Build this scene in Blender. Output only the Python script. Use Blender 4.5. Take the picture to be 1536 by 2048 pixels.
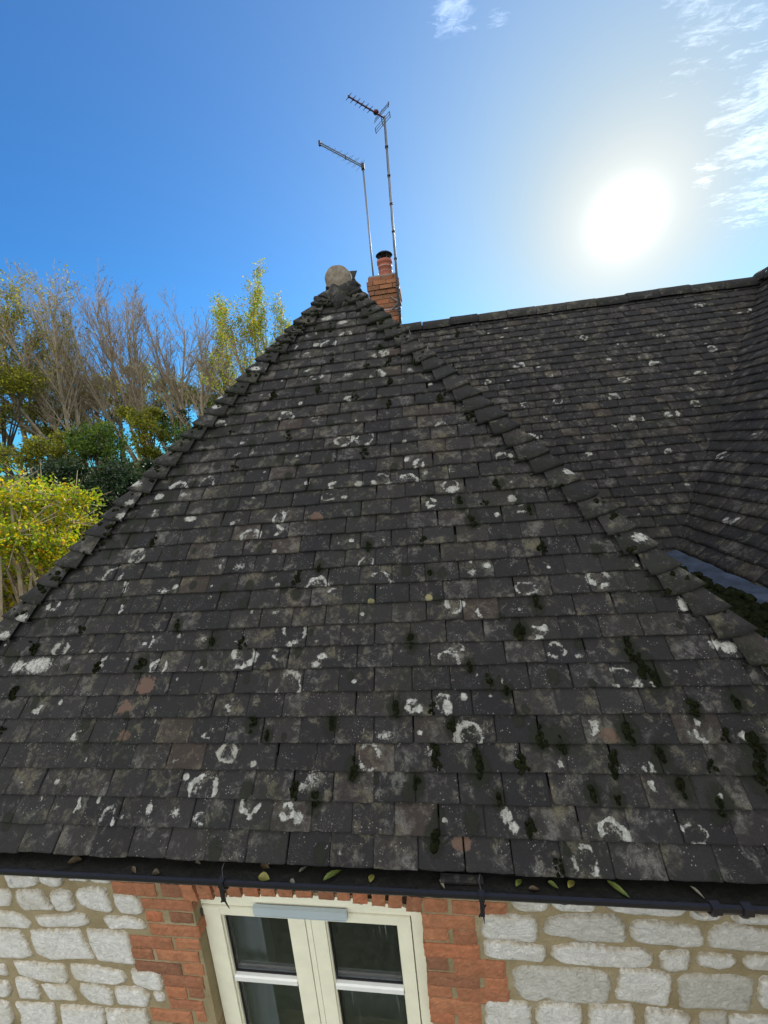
import bpy, math, random
import numpy as np
from mathutils import Vector, Matrix
for o in list(bpy.data.objects): bpy.data.objects.remove(o)
S = bpy.context.scene
COL = S.collection
rad = math.radians
# ---------------------------------------------------------------- camera
F_PX, PITCH, ROLL, YAW = 774.0, rad(9.141), rad(-5.512), rad(7.434)
fwd = Vector((-math.sin(YAW)*math.cos(PITCH), math.cos(YAW)*math.cos(PITCH), -math.sin(PITCH)))
rt0 = Vector((math.cos(YAW), math.sin(YAW), 0)); up0 = rt0.cross(fwd)
rt = rt0*math.cos(ROLL)+up0*math.sin(ROLL); up = -rt0*math.sin(ROLL)+up0*math.cos(ROLL)
cd = bpy.data.cameras.new('camera'); cam = bpy.data.objects.new('camera', cd); COL.objects.link(cam)
cam.matrix_world = Matrix(((rt.x, up.x, -fwd.x, 0), (rt.y, up.y, -fwd.y, 0), (rt.z, up.z, -fwd.z, 0), (0, 0, 0, 1)))
cd.sensor_fit = 'HORIZONTAL'; cd.sensor_width = 36; cd.lens = 36*F_PX/1536
cd.clip_start = 0.05; cd.clip_end = 9000
S.camera = cam
S.render.resolution_x = 768; S.render.resolution_y = 1024
# ---------------------------------------------------------------- light
SUN_EL, SUN_AZ = rad(22.0), rad(24.8)      # azimuth from +y towards +x
sdir = Vector((math.sin(SUN_AZ)*math.cos(SUN_EL), math.cos(SUN_AZ)*math.cos(SUN_EL), math.sin(SUN_EL)))
sl_ = bpy.data.lights.new('sun', 'SUN'); sl_.energy = 4.2; sl_.angle = rad(0.55); sl_.color = (1, .93, .82)
so = bpy.data.objects.new('sun', sl_); COL.objects.link(so)
so.rotation_euler = (-sdir).to_track_quat('-Z', 'Y').to_euler()
S.view_settings.view_transform = 'Standard'; S.view_settings.look = 'None'
S.view_settings.exposure = 0.55; S.view_settings.gamma = 1

class NT:
    """small node-tree helper"""
    def __init__(s, nt): s.nt = nt; s.n = nt.nodes; s.l = nt.links
    def new(s, t, **kw):
        nd = s.n.new(t)
        for k, v in kw.items():
            if k.startswith('i_'):
                key = k[2:]; key = int(key) if key.isdigit() else key.replace('_', ' ')
                s.put(nd.inputs[key], v)
            else: setattr(nd, k, v)
        return nd
    def put(s, sock, v):
        if isinstance(v, bpy.types.NodeSocket): s.l.new(v, sock)
        elif isinstance(v, bpy.types.Node): s.l.new(v.outputs[0], sock)
        else:
            if sock.type == 'RGBA' and hasattr(v, '__len__') and len(v) == 3: v = (*v, 1)
            sock.default_value = v
    def math(s, op, a, b=0.0, c=0.0, clamp=False):
        nd = s.n.new('ShaderNodeMath'); nd.operation = op; nd.use_clamp = clamp
        s.put(nd.inputs[0], a); s.put(nd.inputs[1], b); s.put(nd.inputs[2], c); return nd.outputs[0]
    def vmath(s, op, a, b=(0, 0, 0)):
        nd = s.n.new('ShaderNodeVectorMath'); nd.operation = op
        s.put(nd.inputs[0], a); s.put(nd.inputs[1], b); return nd
    def mix(s, f, a, b, mode='MIX'):
        nd = s.n.new('ShaderNodeMix'); nd.data_type = 'RGBA'; nd.blend_type = mode
        s.put(nd.inputs[0], f); s.put(nd.inputs[6], a); s.put(nd.inputs[7], b); return nd.outputs[2]
    def ramp(s, x, lo, hi, a=0.0, b=1.0, smooth=True):
        nd = s.n.new('ShaderNodeMapRange'); nd.interpolation_type = 'SMOOTHSTEP' if smooth else 'LINEAR'
        for i, v in enumerate((x, lo, hi, a, b)): s.put(nd.inputs[i], v)
        return nd.outputs[0]
    def noise(s, vec, scale, detail=4, rough=.55, dist=0.0, w=None):
        nd = s.n.new('ShaderNodeTexNoise')
        if vec is not None: s.put(nd.inputs['Vector'], vec)
        nd.inputs['Scale'].default_value = scale; nd.inputs['Detail'].default_value = detail
        nd.inputs['Roughness'].default_value = rough; nd.inputs['Distortion'].default_value = dist
        return nd.outputs[0]
    def voro(s, vec, scale, feat='F1', rnd=1.0):
        nd = s.n.new('ShaderNodeTexVoronoi'); nd.feature = feat; s.put(nd.inputs['Vector'], vec)
        nd.inputs['Scale'].default_value = scale; nd.inputs['Randomness'].default_value = rnd
        return nd
    def colramp(s, x, stops):
        nd = s.n.new('ShaderNodeValToRGB'); s.put(nd.inputs[0], x); e = nd.color_ramp.elements
        e[0].position, e[0].color = stops[0][0], (*stops[0][1], 1)
        e[1].position, e[1].color = stops[-1][0], (*stops[-1][1], 1)
        for p, c in stops[1:-1]:
            q = e.new(p); q.color = (*c, 1)
        return nd.outputs[0]

# ---------------------------------------------------------------- sky
SKY_TINT = (.16, .72, 1.22); SKY_HAZE = (3.35, 3.35, 3.0)
W = bpy.data.worlds.new('World'); S.world = W; W.use_nodes = True
w = NT(W.node_tree); w.n.clear()
sky = w.new('ShaderNodeTexSky', sky_type='NISHITA', sun_disc=False, sun_elevation=SUN_EL, sun_rotation=SUN_AZ,
            altitude=50, air_density=1.0, dust_density=0.6, ozone_density=2.2)
tc = w.new('ShaderNodeTexCoord')
D = w.vmath('NORMALIZE', tc.outputs['Generated']).outputs[0]
cosS = w.n.new('ShaderNodeVectorMath'); cosS.operation = 'DOT_PRODUCT'
w.put(cosS.inputs[0], D); cosS.inputs[1].default_value = sdir
c = w.math('MAXIMUM', cosS.outputs['Value'], 0.0)
# aureole round the sun: thin high haze scattering forward
ang = w.math('ARCCOSINE', w.math('MINIMUM', c, 1.0))
def lobe(k, amp): return w.math('MULTIPLY', w.math('EXPONENT', w.math('MULTIPLY', ang, -k)), amp)
def gauss(sig, amp):
    q = w.math('DIVIDE', ang, sig); return w.math('MULTIPLY', w.math('EXPONENT', w.math('MULTIPLY', w.math('MULTIPLY', q, q), -1.0)), amp)
core = w.math('ADD', w.math('ADD', gauss(.042, 6.0), gauss(.020, 60.0)), gauss(.13, 2.3))
corec = w.new('ShaderNodeVectorMath', operation='SCALE'); corec.inputs[0].default_value = (1.0, .99, .97); w.put(corec.inputs['Scale'], core)
skyc = w.mix(1.0, sky.outputs[0], SKY_TINT, 'MULTIPLY')
hz = w.math('DIVIDE', 1.0, w.math('ADD', 1.0, w.math('POWER', w.math('DIVIDE', ang, .35), 2.3)))
skyh = w.mix(w.math('MULTIPLY', hz, .97), skyc, SKY_HAZE)
base = w.vmath('ADD', skyh, corec.outputs[0]).outputs[0]
# clouds: broken wisps in the upper right of the sky
sep = w.new('ShaderNodeSeparateXYZ'); w.put(sep.inputs[0], D)
zz = w.math('MAXIMUM', sep.outputs[2], .05)
px = w.math('DIVIDE', sep.outputs[0], zz); py = w.math('DIVIDE', sep.outputs[1], zz)
comb = w.new('ShaderNodeCombineXYZ'); w.put(comb.inputs[0], px); w.put(comb.inputs[1], py)
mp = w.new('ShaderNodeMapping'); w.put(mp.inputs[0], comb); mp.inputs['Rotation'].default_value = (0, 0, rad(-38)); mp.inputs['Scale'].default_value = (1.0, 2.1, 1)
n1 = w.noise(mp.outputs[0], 5.2, 7, .62, .6); n2 = w.noise(comb.outputs[0], 1.3, 2, .5)
n3 = w.noise(mp.outputs[0], 22, 5, .65, .8)
CLOUDS = [((0.5134, 0.7279, 0.4545), 0.075, 1.0), ((0.5327, 0.7415, 0.408), 0.065, 1.0), ((0.5549, 0.7572, 0.3446), 0.07, 1.0), ((0.4867, 0.7781, 0.3972), 0.028, 0.9), ((0.4428, 0.7035, 0.5559), 0.08, 0.9), ((0.4955, 0.6955, 0.5204), 0.09, 0.8), ((0.0876, 0.7381, 0.669), 0.055, 0.95), ((0.1596, 0.7403, 0.6531), 0.03, 0.7), ((0.4939, 0.7257, 0.4789), 0.07, 0.6), ((0.5687, 0.7152, 0.4064), 0.12, 1.0), ((0.4646, 0.674, 0.5743), 0.12, 0.9)]
zone = 0.0
for (cdir, sig, amp) in CLOUDS:
    dp = w.n.new('ShaderNodeVectorMath'); dp.operation = 'DOT_PRODUCT'; w.put(dp.inputs[0], D); dp.inputs[1].default_value = cdir
    a_ = w.math('ARCCOSINE', w.math('MINIMUM', dp.outputs['Value'], 1.0))
    q_ = w.math('DIVIDE', a_, sig); g_ = w.math('MULTIPLY', w.math('EXPONENT', w.math('MULTIPLY', w.math('MULTIPLY', q_, q_), -1.0)), amp)
    zone = w.math('MAXIMUM', zone, g_)
cl = w.math('ADD', w.math('ADD', w.math('MULTIPLY', n1, .60), w.math('MULTIPLY', n3, .42)), w.math('MULTIPLY', zone, .30))
clm = w.math('MULTIPLY', w.ramp(cl, .70, .92), w.ramp(zone, .05, .5))
clcol = w.vmath('ADD', w.vmath('SCALE', base).outputs[0], (2.4, 2.4, 2.4))
clcol.inputs[0].links[0].from_node.inputs['Scale'].default_value = 1.15
fin = w.mix(w.math('MULTIPLY', clm, .85), base, clcol.outputs[0])
# added fill light: unseen broken cloud behind the viewer, brightens the shaded wall
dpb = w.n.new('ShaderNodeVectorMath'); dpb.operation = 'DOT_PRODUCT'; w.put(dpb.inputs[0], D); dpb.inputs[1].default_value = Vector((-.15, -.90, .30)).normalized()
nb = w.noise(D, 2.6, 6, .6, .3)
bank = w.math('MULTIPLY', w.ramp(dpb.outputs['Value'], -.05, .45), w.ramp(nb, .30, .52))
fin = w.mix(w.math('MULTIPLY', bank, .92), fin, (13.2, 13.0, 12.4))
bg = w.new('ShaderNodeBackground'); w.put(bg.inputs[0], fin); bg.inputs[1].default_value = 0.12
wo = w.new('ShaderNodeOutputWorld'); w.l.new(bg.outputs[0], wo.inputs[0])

# ---------------------------------------------------------------- helpers
def link(o, parent=None):
    COL.objects.link(o)
    if parent is not None:
        o.parent = parent
        o.matrix_parent_inverse = WM[parent.name].inverted()
    WM[o.name] = Matrix.Identity(4) if parent is not None or o.type == 'MESH' and o.location.length == 0 else Matrix.Translation(o.location)
    return o
WM = {}
def empty(name, loc, label, cat, group=None):
    o = bpy.data.objects.new(name, None); o.location = loc; o.empty_display_size = .2
    COL.objects.link(o); WM[o.name] = Matrix.Translation(loc)
    tag(o, label, cat, group); return o
def tag(o, label=None, cat=None, group=None, kind=None):
    if label: o['label'] = label
    if cat: o['category'] = cat
    if group: o['group'] = group
    if kind: o['kind'] = kind
    return o
class MB:
    """mesh builder: quads / tris with an optional float-colour per vertex"""
    def __init__(s): s.v = []; s.f = []; s.c = []; s.n = 0
    def add(s, verts, faces, col=None):
        verts = np.asarray(verts, float); k = s.n
        s.v.append(verts); s.n += len(verts)
        if len(faces):
            s.f.extend([tuple(int(i)+k for i in fc) for fc in faces])
        if col is None: col = (0, .5, 0, 0)
        col = np.asarray(col, float)
        if col.ndim == 1: col = np.tile(col, (len(verts), 1))
        s.c.append(col)
    def box(s, lo, hi, col=None, jit=0.0, rng=None):
        x0, y0, z0 = lo; x1, y1, z1 = hi
        v = np.array([(x0, y0, z0), (x1, y0, z0), (x1, y1, z0), (x0, y1, z0), (x0, y0, z1), (x1, y0, z1), (x1, y1, z1), (x0, y1, z1)], float)
        if jit: v += rng.normal(0, jit, v.shape)
        s.add(v, [(0, 3, 2, 1), (4, 5, 6, 7), (0, 1, 5, 4), (1, 2, 6, 5), (2, 3, 7, 6), (3, 0, 4, 7)], col)
    def tube(s, pts, rads, n=8, col=None, cap=True):
        pts = [Vector(p) for p in pts]; k = len(pts)
        if not hasattr(rads, '__len__'): rads = [rads]*k
        V = []; ref = Vector((0, 0, 1))
        d0 = (pts[-1]-pts[0]).normalized()
        if abs(d0.z) > .9: ref = Vector((1, 0, 0))
        for i, p in enumerate(pts):
            d = (pts[min(i+1, k-1)]-pts[max(i-1, 0)]).normalized()
            a = d.cross(ref).normalized(); b = d.cross(a)
            for j in range(n):
                t = 2*math.pi*j/n; V.append(p+a*(math.cos(t)*rads[i])+b*(math.sin(t)*rads[i]))
        Fc = [(i*n+j, i*n+(j+1) % n, (i+1)*n+(j+1) % n, (i+1)*n+j) for i in range(k-1) for j in range(n)]
        if cap: Fc += [tuple(range(n-1, -1, -1)), tuple(range((k-1)*n, k*n))]
        s.add([tuple(v) for v in V], Fc, col)
    def lathe(s, prof, c, n=32, col=None):
        V = [(c[0]+r*math.cos(2*math.pi*j/n), c[1]+r*math.sin(2*math.pi*j/n), c[2]+z) for r, z in prof for j in range(n)]
        Fc = [(i*n+j, i*n+(j+1) % n, (i+1)*n+(j+1) % n, (i+1)*n+j) for i in range(len(prof)-1) for j in range(n)]
        s.add(V, Fc, col)
    def poly(s, pts, col=None): s.add(pts, [tuple(range(len(pts)))], col)
    def build(s, name, mat, parent=None, smooth=False):
        me = bpy.data.meshes.new(name)
        V = np.concatenate(s.v); C4 = np.concatenate(s.c)
        me.vertices.add(len(V)); me.vertices.foreach_set('co', V.astype(np.float32).ravel())
        lens = np.fromiter((len(f) for f in s.f), np.int32, len(s.f)); idx = np.fromiter((i for f in s.f for i in f), np.int32, int(lens.sum()))
        me.loops.add(len(idx)); me.loops.foreach_set('vertex_index', idx)
        me.polygons.add(len(lens)); st = np.zeros(len(lens), np.int32); st[1:] = np.cumsum(lens)[:-1]
        me.polygons.foreach_set('loop_start', st)
        me.polygons.foreach_set('loop_total', lens)
        me.polygons.foreach_set('use_smooth', np.full(len(lens), bool(smooth)))
        at = me.attributes.new('A', 'FLOAT_COLOR', 'POINT'); at.data.foreach_set('color', C4.astype(np.float32).ravel())
        me.update(calc_edges=True); me.validate()
        me.materials.append(mat)
        o = bpy.data.objects.new(name, me); link(o, parent); return o

def material(name):
    m = bpy.data.materials.new(name); m.use_nodes = True; t = NT(m.node_tree); t.n.clear()
    out = t.new('ShaderNodeOutputMaterial'); b = t.new('ShaderNodeBsdfPrincipled'); t.l.new(b.outputs[0], out.inputs[0])
    g = t.new('ShaderNodeNewGeometry'); t.P = g.outputs['Position']; t.b = b; t.out = out
    a = t.new('ShaderNodeAttribute', attribute_name='A'); t.att = a
    sc = t.new('ShaderNodeSeparateColor'); t.l.new(a.outputs['Color'], sc.inputs[0])
    t.aR, t.aG, t.aB, t.aA = sc.outputs[0], sc.outputs[1], sc.outputs[2], a.outputs['Alpha']
    b.inputs['Specular IOR Level'].default_value = .3
    return m, t
def bump(t, h, dist, strength=1.0):
    n = t.new('ShaderNodeBump'); t.put(n.inputs['Height'], h); n.inputs['Distance'].default_value = dist; n.inputs['Strength'].default_value = strength
    t.l.new(n.outputs[0], t.b.inputs['Normal'])

# ---------------------------------------------------------------- materials
def tile_mat(name, lich_far=0.0, mossy=0.0, bright=1.0):
    m, t = material(name); P = t.P
    off = t.new('ShaderNodeCombineXYZ'); t.put(off.inputs[0], t.math('MULTIPLY', t.aG, 37.0)); t.put(off.inputs[1], t.math('MULTIPLY', t.aG, 91.0))
    PT = t.vmath('ADD', P, off.outputs[0]).outputs[0]        # pattern differs from tile to tile
    basec = t.colramp(t.aG, [(0, (.016, .0155, .0175)), (.35, (.021, .0195, .0205)), (.65, (.026, .024, .025)), (.93, (.032, .028, .027)), (1, (.052, .038, .031))])
    big = t.noise(P, 1.7, 3, .6)
    basec = t.mix(t.ramp(big, .4, .7, 0, .30), basec, (.034, .034, .034))
    fine = t.noise(PT, 160, 4, .7)
    basec = t.mix(1.0, basec, t.colramp(fine, [(.25, (.62, .62, .62)), (.75, (1.35, 1.35, 1.35))]), 'MULTIPLY')
    # crustose lichen: grey-beige bloom, worse on some tiles
    n1 = t.noise(PT, 30, 6, .72, .7); n2 = t.noise(PT, 9, 3, .6)
    bl = t.ramp(t.math('ADD', t.math('MULTIPLY', n1, .6), t.math('MULTIPLY', n2, .55)), t.math('SUBTRACT', .605, t.math('MULTIPLY', t.aG, .07)), .74)
    bl = t.math('MULTIPLY', bl, t.ramp(t.noise(PT, 260, 3, .7), .3, .62, .25, 1.0))
    blc = t.mix(t.ramp(t.noise(PT, 6, 2), .4, .6), (.19, .183, .168), (.165, .150, .10))
    colr = t.mix(t.math('MULTIPLY', bl, .95), basec, blc)
    # small round colonies and specks
    v1 = t.voro(t.vmath('ADD', PT, t.vmath('SCALE', t.new('ShaderNodeTexNoise', i_Scale=40.0).outputs['Color']).outputs[0]).outputs[0], 34)
    sp = t.math('MULTIPLY', t.ramp(v1.outputs['Distance'], .17, .29, 1, 0), t.ramp(t.noise(PT, 11, 2), .55, .64))
    colr = t.mix(t.math('MULTIPLY', sp, .6), colr, (.19, .185, .165))
    v2 = t.voro(PT, 85)
    sp2 = t.math('MULTIPLY', t.ramp(v2.outputs['Distance'], .14, .22, 1, 0), t.ramp(t.noise(PT, 16, 2), .54, .62))
    colr = t.mix(t.math('MULTIPLY', sp2, .7), colr, (.36, .35, .32))
    # bare clay / yellow patches (blue channel)
    er = t.math('ADD', t.aB, t.math('MULTIPLY', t.math('SUBTRACT', t.noise(PT, 38, 6, .75), .5), 1.9))
    colr = t.mix(t.math('MULTIPLY', t.ramp(er, .45, .62), .75), colr, (.17, .105, .075))
    ye = t.math('ADD', t.math('MULTIPLY', t.aB, -1.0), t.math('MULTIPLY', t.math('SUBTRACT', t.noise(PT, 60, 4, .7), .5), .9))
    colr = t.mix(t.math('MULTIPLY', t.ramp(ye, .45, .60), .8), colr, (.30, .27, .13))
    # algae / moss film
    al = t.math('MULTIPLY', t.ramp(t.noise(P, 3.1, 4, .6), .48-.12*mossy, .72), t.ramp(t.noise(P, 55, 3, .7), .35, .6))
    colr = t.mix(t.math('MULTIPLY', al, .55+.3*mossy), colr, (.018, .024, .011))
    sm = t.ramp(t.math('ADD', t.aA, t.math('MULTIPLY', t.math('SUBTRACT', t.noise(P, 45, 5, .75), .5), 1.0)), .35, .75)
    colr = t.mix(t.math('MULTIPLY', sm, .9), colr, t.mix(t.noise(P, 70, 3), (.007, .008, .006), (.018, .021, .010)))
    # white map lichen drawn by the red channel, ragged by noise
    nz = t.math('SUBTRACT', t.noise(P, 95, 5, .75), .5); nz2 = t.math('SUBTRACT', t.noise(P, 28, 4, .65), .5)
    lv = t.math('ADD', t.math('MULTIPLY', t.aR, .94), t.math('ADD', t.math('MULTIPLY', nz, 1.55), t.math('MULTIPLY', nz2, .65)))
    lm = t.math('MULTIPLY', t.ramp(lv, .42, .60), t.ramp(t.aR, .02, .14))
    lc = t.mix(t.ramp(t.noise(P, 60, 3, .7), .35, .65), (.25, .25, .225), (.50, .50, .465))
    lc = t.mix(t.ramp(t.noise(P, 2.4, 2), .50, .64, 0, .6), lc, (.27, .265, .22))
    colr = t.mix(t.math('MULTIPLY', lm, t.ramp(t.aR, .1, .75, .35, 1.0)), colr, lc)
    if bright != 1.0: colr = t.mix(1.0, colr, (bright,)*3, 'MULTIPLY')
    t.put(t.b.inputs['Base Color'], colr); t.b.inputs['Roughness'].default_value = .88
    h = t.math('ADD', t.math('ADD', t.math('MULTIPLY', sm, .9), t.math('MULTIPLY', t.noise(PT, 70, 6, .7), .8)), t.math('ADD', t.math('MULTIPLY', lm, .35), t.math('MULTIPLY', bl, .3)))
    bump(t, h, .004, .8)
    return m
M_TILE = tile_mat('weathered_clay_tile', bright=.68)
M_BONNET = tile_mat('mossy_clay_tile', mossy=1.0, bright=.74)

def simple(name, col, rough=.6, metal=0.0, nscale=30, var=.25, bumpd=0.0, spec=.3):
    m, t = material(name)
    n = t.noise(t.P, nscale, 5, .65)
    cc = t.mix(1.0, col, t.colramp(n, [(.25, (1-var,)*3), (.75, (1+var,)*3)]), 'MULTIPLY')
    t.put(t.b.inputs['Base Color'], cc); t.b.inputs['Roughness'].default_value = rough; t.b.inputs['Metallic'].default_value = metal
    t.b.inputs['Specular IOR Level'].default_value = spec
    if bumpd: bump(t, n, bumpd)
    return m
M_UNDER = simple('roof_underlay', (.012, .012, .012), .9)
M_LEAD = simple('lead_sheet', (.055, .07, .10), .5, .35, 9, .6, .012)
M_PLASTIC = simple('black_plastic', (.016, .015, .018), .36, 0, 60, .2, 0, .45)
M_SLUDGE = simple('wet_gutter_silt', (.008, .008, .007), .55, 0, 40, .5, .004)
M_STEEL = simple('dull_galvanised_steel', (.16, .17, .19), .5, .7, 60, .3)
M_ALU = simple('weathered_aluminium', (.30, .29, .28), .48, .7, 60, .3)
M_RED = simple('faded_dark_red_aerial_plastic', (.10, .03, .045), .5, 0, 60, .2)
M_DARKROD = simple('tarnished_rod', (.035, .035, .05), .5, .4, 60, .2)
M_POT = simple('terracotta_pot', (.30, .095, .06), .8, 0, 25, .3, .003)
M_CEMENT = simple('cement_flaunching', (.20, .19, .18), .95, 0, 30, .35, .01)
M_FRAME = simple('cream_painted_wood', (.74, .72, .575), .45, 0, 12, .07, 0, .4)
M_RUBBER = simple('black_glazing_gasket', (.012, .012, .014), .5)
M_VENT = simple('grey_blue_trickle_vent', (.38, .44, .47), .45, 0, 10, .05)
M_HINGE = simple('dark_hinge', (.10, .095, .08), .4, .6)
M_BARK = simple('grey_bark', (.29, .235, .165), .9, 0, 6, .45)
M_BARKD = simple('dark_bark', (.05, .042, .032), .9, 0, 6, .45)
M_PLASTER = simple('pale_inner_wall', (.30, .31, .32), .9, 0, 5, .1)
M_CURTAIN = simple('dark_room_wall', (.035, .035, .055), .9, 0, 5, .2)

def mortar_mat():
    m, t = material('sandy_lime_mortar')
    n = t.noise(t.P, 7, 4, .6); f = t.noise(t.P, 220, 4, .75)
    cc = t.colramp(n, [(.3, (.22, .175, .095)), (.55, (.30, .245, .145)), (.8, (.37, .32, .22))])
    cc = t.mix(1.0, cc, t.colramp(f, [(.3, (.7,)*3), (.7, (1.25,)*3)]), 'MULTIPLY')
    t.put(t.b.inputs['Base Color'], cc); t.b.inputs['Roughness'].default_value = .95
    bump(t, t.math('ADD', f, t.math('MULTIPLY', t.noise(t.P, 40, 4), 1.5)), .004, .9)
    return m
M_MORTAR = mortar_mat()
def stone_mat():
    m, t = material('limewashed_rubble_stone')
    n = t.noise(t.P, 9, 5, .65, .5); n2 = t.noise(t.P, 34, 6, .75, .8); n3 = t.noise(t.P, 120, 4, .75)
    cc = t.colramp(n, [(.3, (.72, .71, .66)), (.6, (.85, .84, .80))])
    gr = t.math('MULTIPLY', t.ramp(n2, .54, .68), t.ramp(t.noise(t.P, 7, 4), .44, .60))
    cc = t.mix(t.math('MULTIPLY', gr, .60), cc, (.27, .275, .28))
    cc = t.mix(t.math('MULTIPLY', t.ramp(t.noise(t.P, 3.3, 3), .52, .68), .35), cc, (.56, .50, .38))
    sp = t.math('MULTIPLY', t.ramp(n3, .66, .72), t.ramp(t.noise(t.P, 8, 2), .45, .6))
    cc = t.mix(t.math('MULTIPLY', sp, .75), cc, (.10, .10, .10))
    cc = t.mix(t.math('MULTIPLY', t.aR, t.ramp(n2, .35, .6, .15, .9)), cc, (.46, .38, .24))        # mortar-stained arrises
    cc = t.mix(t.math('MULTIPLY', t.ramp(t.aG, .6, 1.0), .5), cc, (.42, .40, .33))
    t.put(t.b.inputs['Base Color'], cc); t.b.inputs['Roughness'].default_value = .9
    bump(t, t.math('ADD', t.math('MULTIPLY', n2, 1.2), t.math('ADD', t.math('MULTIPLY', n3, .35), t.math('MULTIPLY', n, .8))), .020, 1.0)
    return m
M_STONE = stone_mat()
def brick_mat(name, k=1.0):
    m, t = material(name)
    off = t.new('ShaderNodeCombineXYZ'); t.put(off.inputs[0], t.math('MULTIPLY', t.aG, 13.0))
    P = t.vmath('ADD', t.P, off.outputs[0]).outputs[0]
    cc = t.colramp(t.aG, [(0, (.22*k, .090*k, .060*k)), (.25, (.32*k, .120*k, .070*k)), (.55, (.40*k, .150*k, .082*k)), (.8, (.45*k, .180*k, .095*k)), (1, (.48*k, .145*k, .075*k))])
    n = t.noise(P, 24, 6, .7, .4)
    cc = t.mix(1.0, cc, t.colramp(n, [(.3, (.62, .60, .58)), (.7, (1.2, 1.2, 1.2))]), 'MULTIPLY')
    cc = t.mix(t.math('MULTIPLY', t.ramp(t.noise(P, 50, 4, .7), .54, .70), .40), cc, (.36, .27, .16))
    cc = t.mix(.20, cc, (.27, .165, .075))
    cc = t.mix(t.math('MULTIPLY', t.ramp(t.noise(P, 14, 4, .7), .64, .74), .5), cc, (.07, .045, .04))
    t.put(t.b.inputs['Base Color'], cc); t.b.inputs['Roughness'].default_value = .9
    bump(t, t.math('ADD', n, t.noise(P, 150, 4, .7)), .004, .9)
    return m
M_BRICK = brick_mat('orange_red_brick', .92); M_CHBRICK = brick_mat('sooty_chimney_brick', .62)
def moss_mat():
    m, t = material('dark_moss')
    n = t.noise(t.P, 60, 4, .7)
    cc = t.mix(t.ramp(n, .35, .7), (.009, .011, .006), (.024, .029, .013))
    t.put(t.b.inputs['Base Color'], cc); t.b.inputs['Roughness'].default_value = 1.0; t.b.inputs['Specular IOR Level'].default_value = 0
    bump(t, t.noise(t.P, 300, 3, .8), .008, 1)
    return m
M_MOSS = moss_mat()
def leaf_mat(name, stops, trans=.5):
    m, t = material(name); t.n.remove(t.b)
    cc = t.colramp(t.aG, stops)
    cc = t.mix(1.0, cc, t.colramp(t.noise(t.P, 2.0, 3), [(.3, (.7, .75, .7)), (.7, (1.2, 1.15, 1.1))]), 'MULTIPLY')
    d = t.new('ShaderNodeBsdfPrincipled'); t.put(d.inputs['Base Color'], cc); d.inputs['Roughness'].default_value = .45; d.inputs['Specular IOR Level'].default_value = .35
    tr = t.new('ShaderNodeBsdfTranslucent'); t.put(tr.inputs[0], t.mix(1.0, cc, (1.5, 1.6, .8), 'MULTIPLY'))
    mx = t.new('ShaderNodeMixShader'); mx.inputs[0].default_value = trans
    t.l.new(d.outputs[0], mx.inputs[1]); t.l.new(tr.outputs[0], mx.inputs[2]); t.l.new(mx.outputs[0], t.out.inputs[0])
    return m
M_LYEL = leaf_mat('yellow_autumn_leaf', [(0, (.06, .12, .012)), (.3, (.18, .28, .015)), (.55, (.38, .37, .015)), (.78, (.56, .37, .012)), (1, (.56, .17, .02))], .5)
M_LGRN = leaf_mat('green_leaf', [(0, (.025, .05, .012)), (.5, (.09, .15, .025)), (.85, (.20, .25, .035)), (1, (.34, .30, .05))], .5)
M_LOLV = leaf_mat('olive_leaf', [(0, (.07, .085, .018)), (.5, (.20, .20, .035)), (.85, (.44, .38, .06)), (1, (.50, .32, .07))], .65)
M_LDRK = leaf_mat('dark_evergreen_leaf', [(0, (.006, .016, .006)), (.6, (.018, .042, .012)), (1, (.04, .075, .018))], .2)
def glass_mat():
    m, t = material('window_glass'); t.n.remove(t.b)
    tr = t.new('ShaderNodeBsdfTransparent'); tr.inputs[0].default_value = (.75, .78, .8, 1)
    gl = t.new('ShaderNodeBsdfGlossy'); gl.inputs['Roughness'].default_value = .03
    gg = t.new('ShaderNodeNewGeometry'); dd_ = t.n.new('ShaderNodeVectorMath'); dd_.operation = 'DOT_PRODUCT'; t.l.new(gg.outputs['Normal'], dd_.inputs[0]); t.l.new(gg.outputs['Incoming'], dd_.inputs[1])
    frs = t.math('ADD', .045, t.math('MULTIPLY', t.math('POWER', t.math('SUBTRACT', 1.0, t.math('ABSOLUTE', dd_.outputs['Value'])), 4.0), .9))
    mx = t.new('ShaderNodeMixShader'); t.put(mx.inputs[0], t.math('MULTIPLY', frs, 1.5, clamp=True)); t.l.new(tr.outputs[0], mx.inputs[1]); t.l.new(gl.outputs[0], mx.inputs[2])
    # dried rain streaks and dust
    mp = t.new('ShaderNodeMapping'); t.put(mp.inputs[0], t.P); mp.inputs['Scale'].default_value = (60, 1, 2.2); mp.inputs['Rotation'].default_value = (0, rad(4), 0)
    stx = t.ramp(t.noise(mp.outputs[0], 1.0, 3, .7), .60, .78)
    dust = t.math('ADD', t.math('MULTIPLY', stx, t.ramp(t.noise(t.P, 4, 2), .45, .65, 0, .22)), t.math('MULTIPLY', t.noise(t.P, 30, 4), .035))
    df = t.new('ShaderNodeBsdfDiffuse'); df.inputs[0].default_value = (.6, .6, .6, 1)
    m2 = t.new('ShaderNodeMixShader'); t.put(m2.inputs[0], dust); t.l.new(mx.outputs[0], m2.inputs[1]); t.l.new(df.outputs[0], m2.inputs[2]); t.l.new(m2.outputs[0], t.out.inputs[0])
    return m
M_GLASS = glass_mat()
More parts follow.
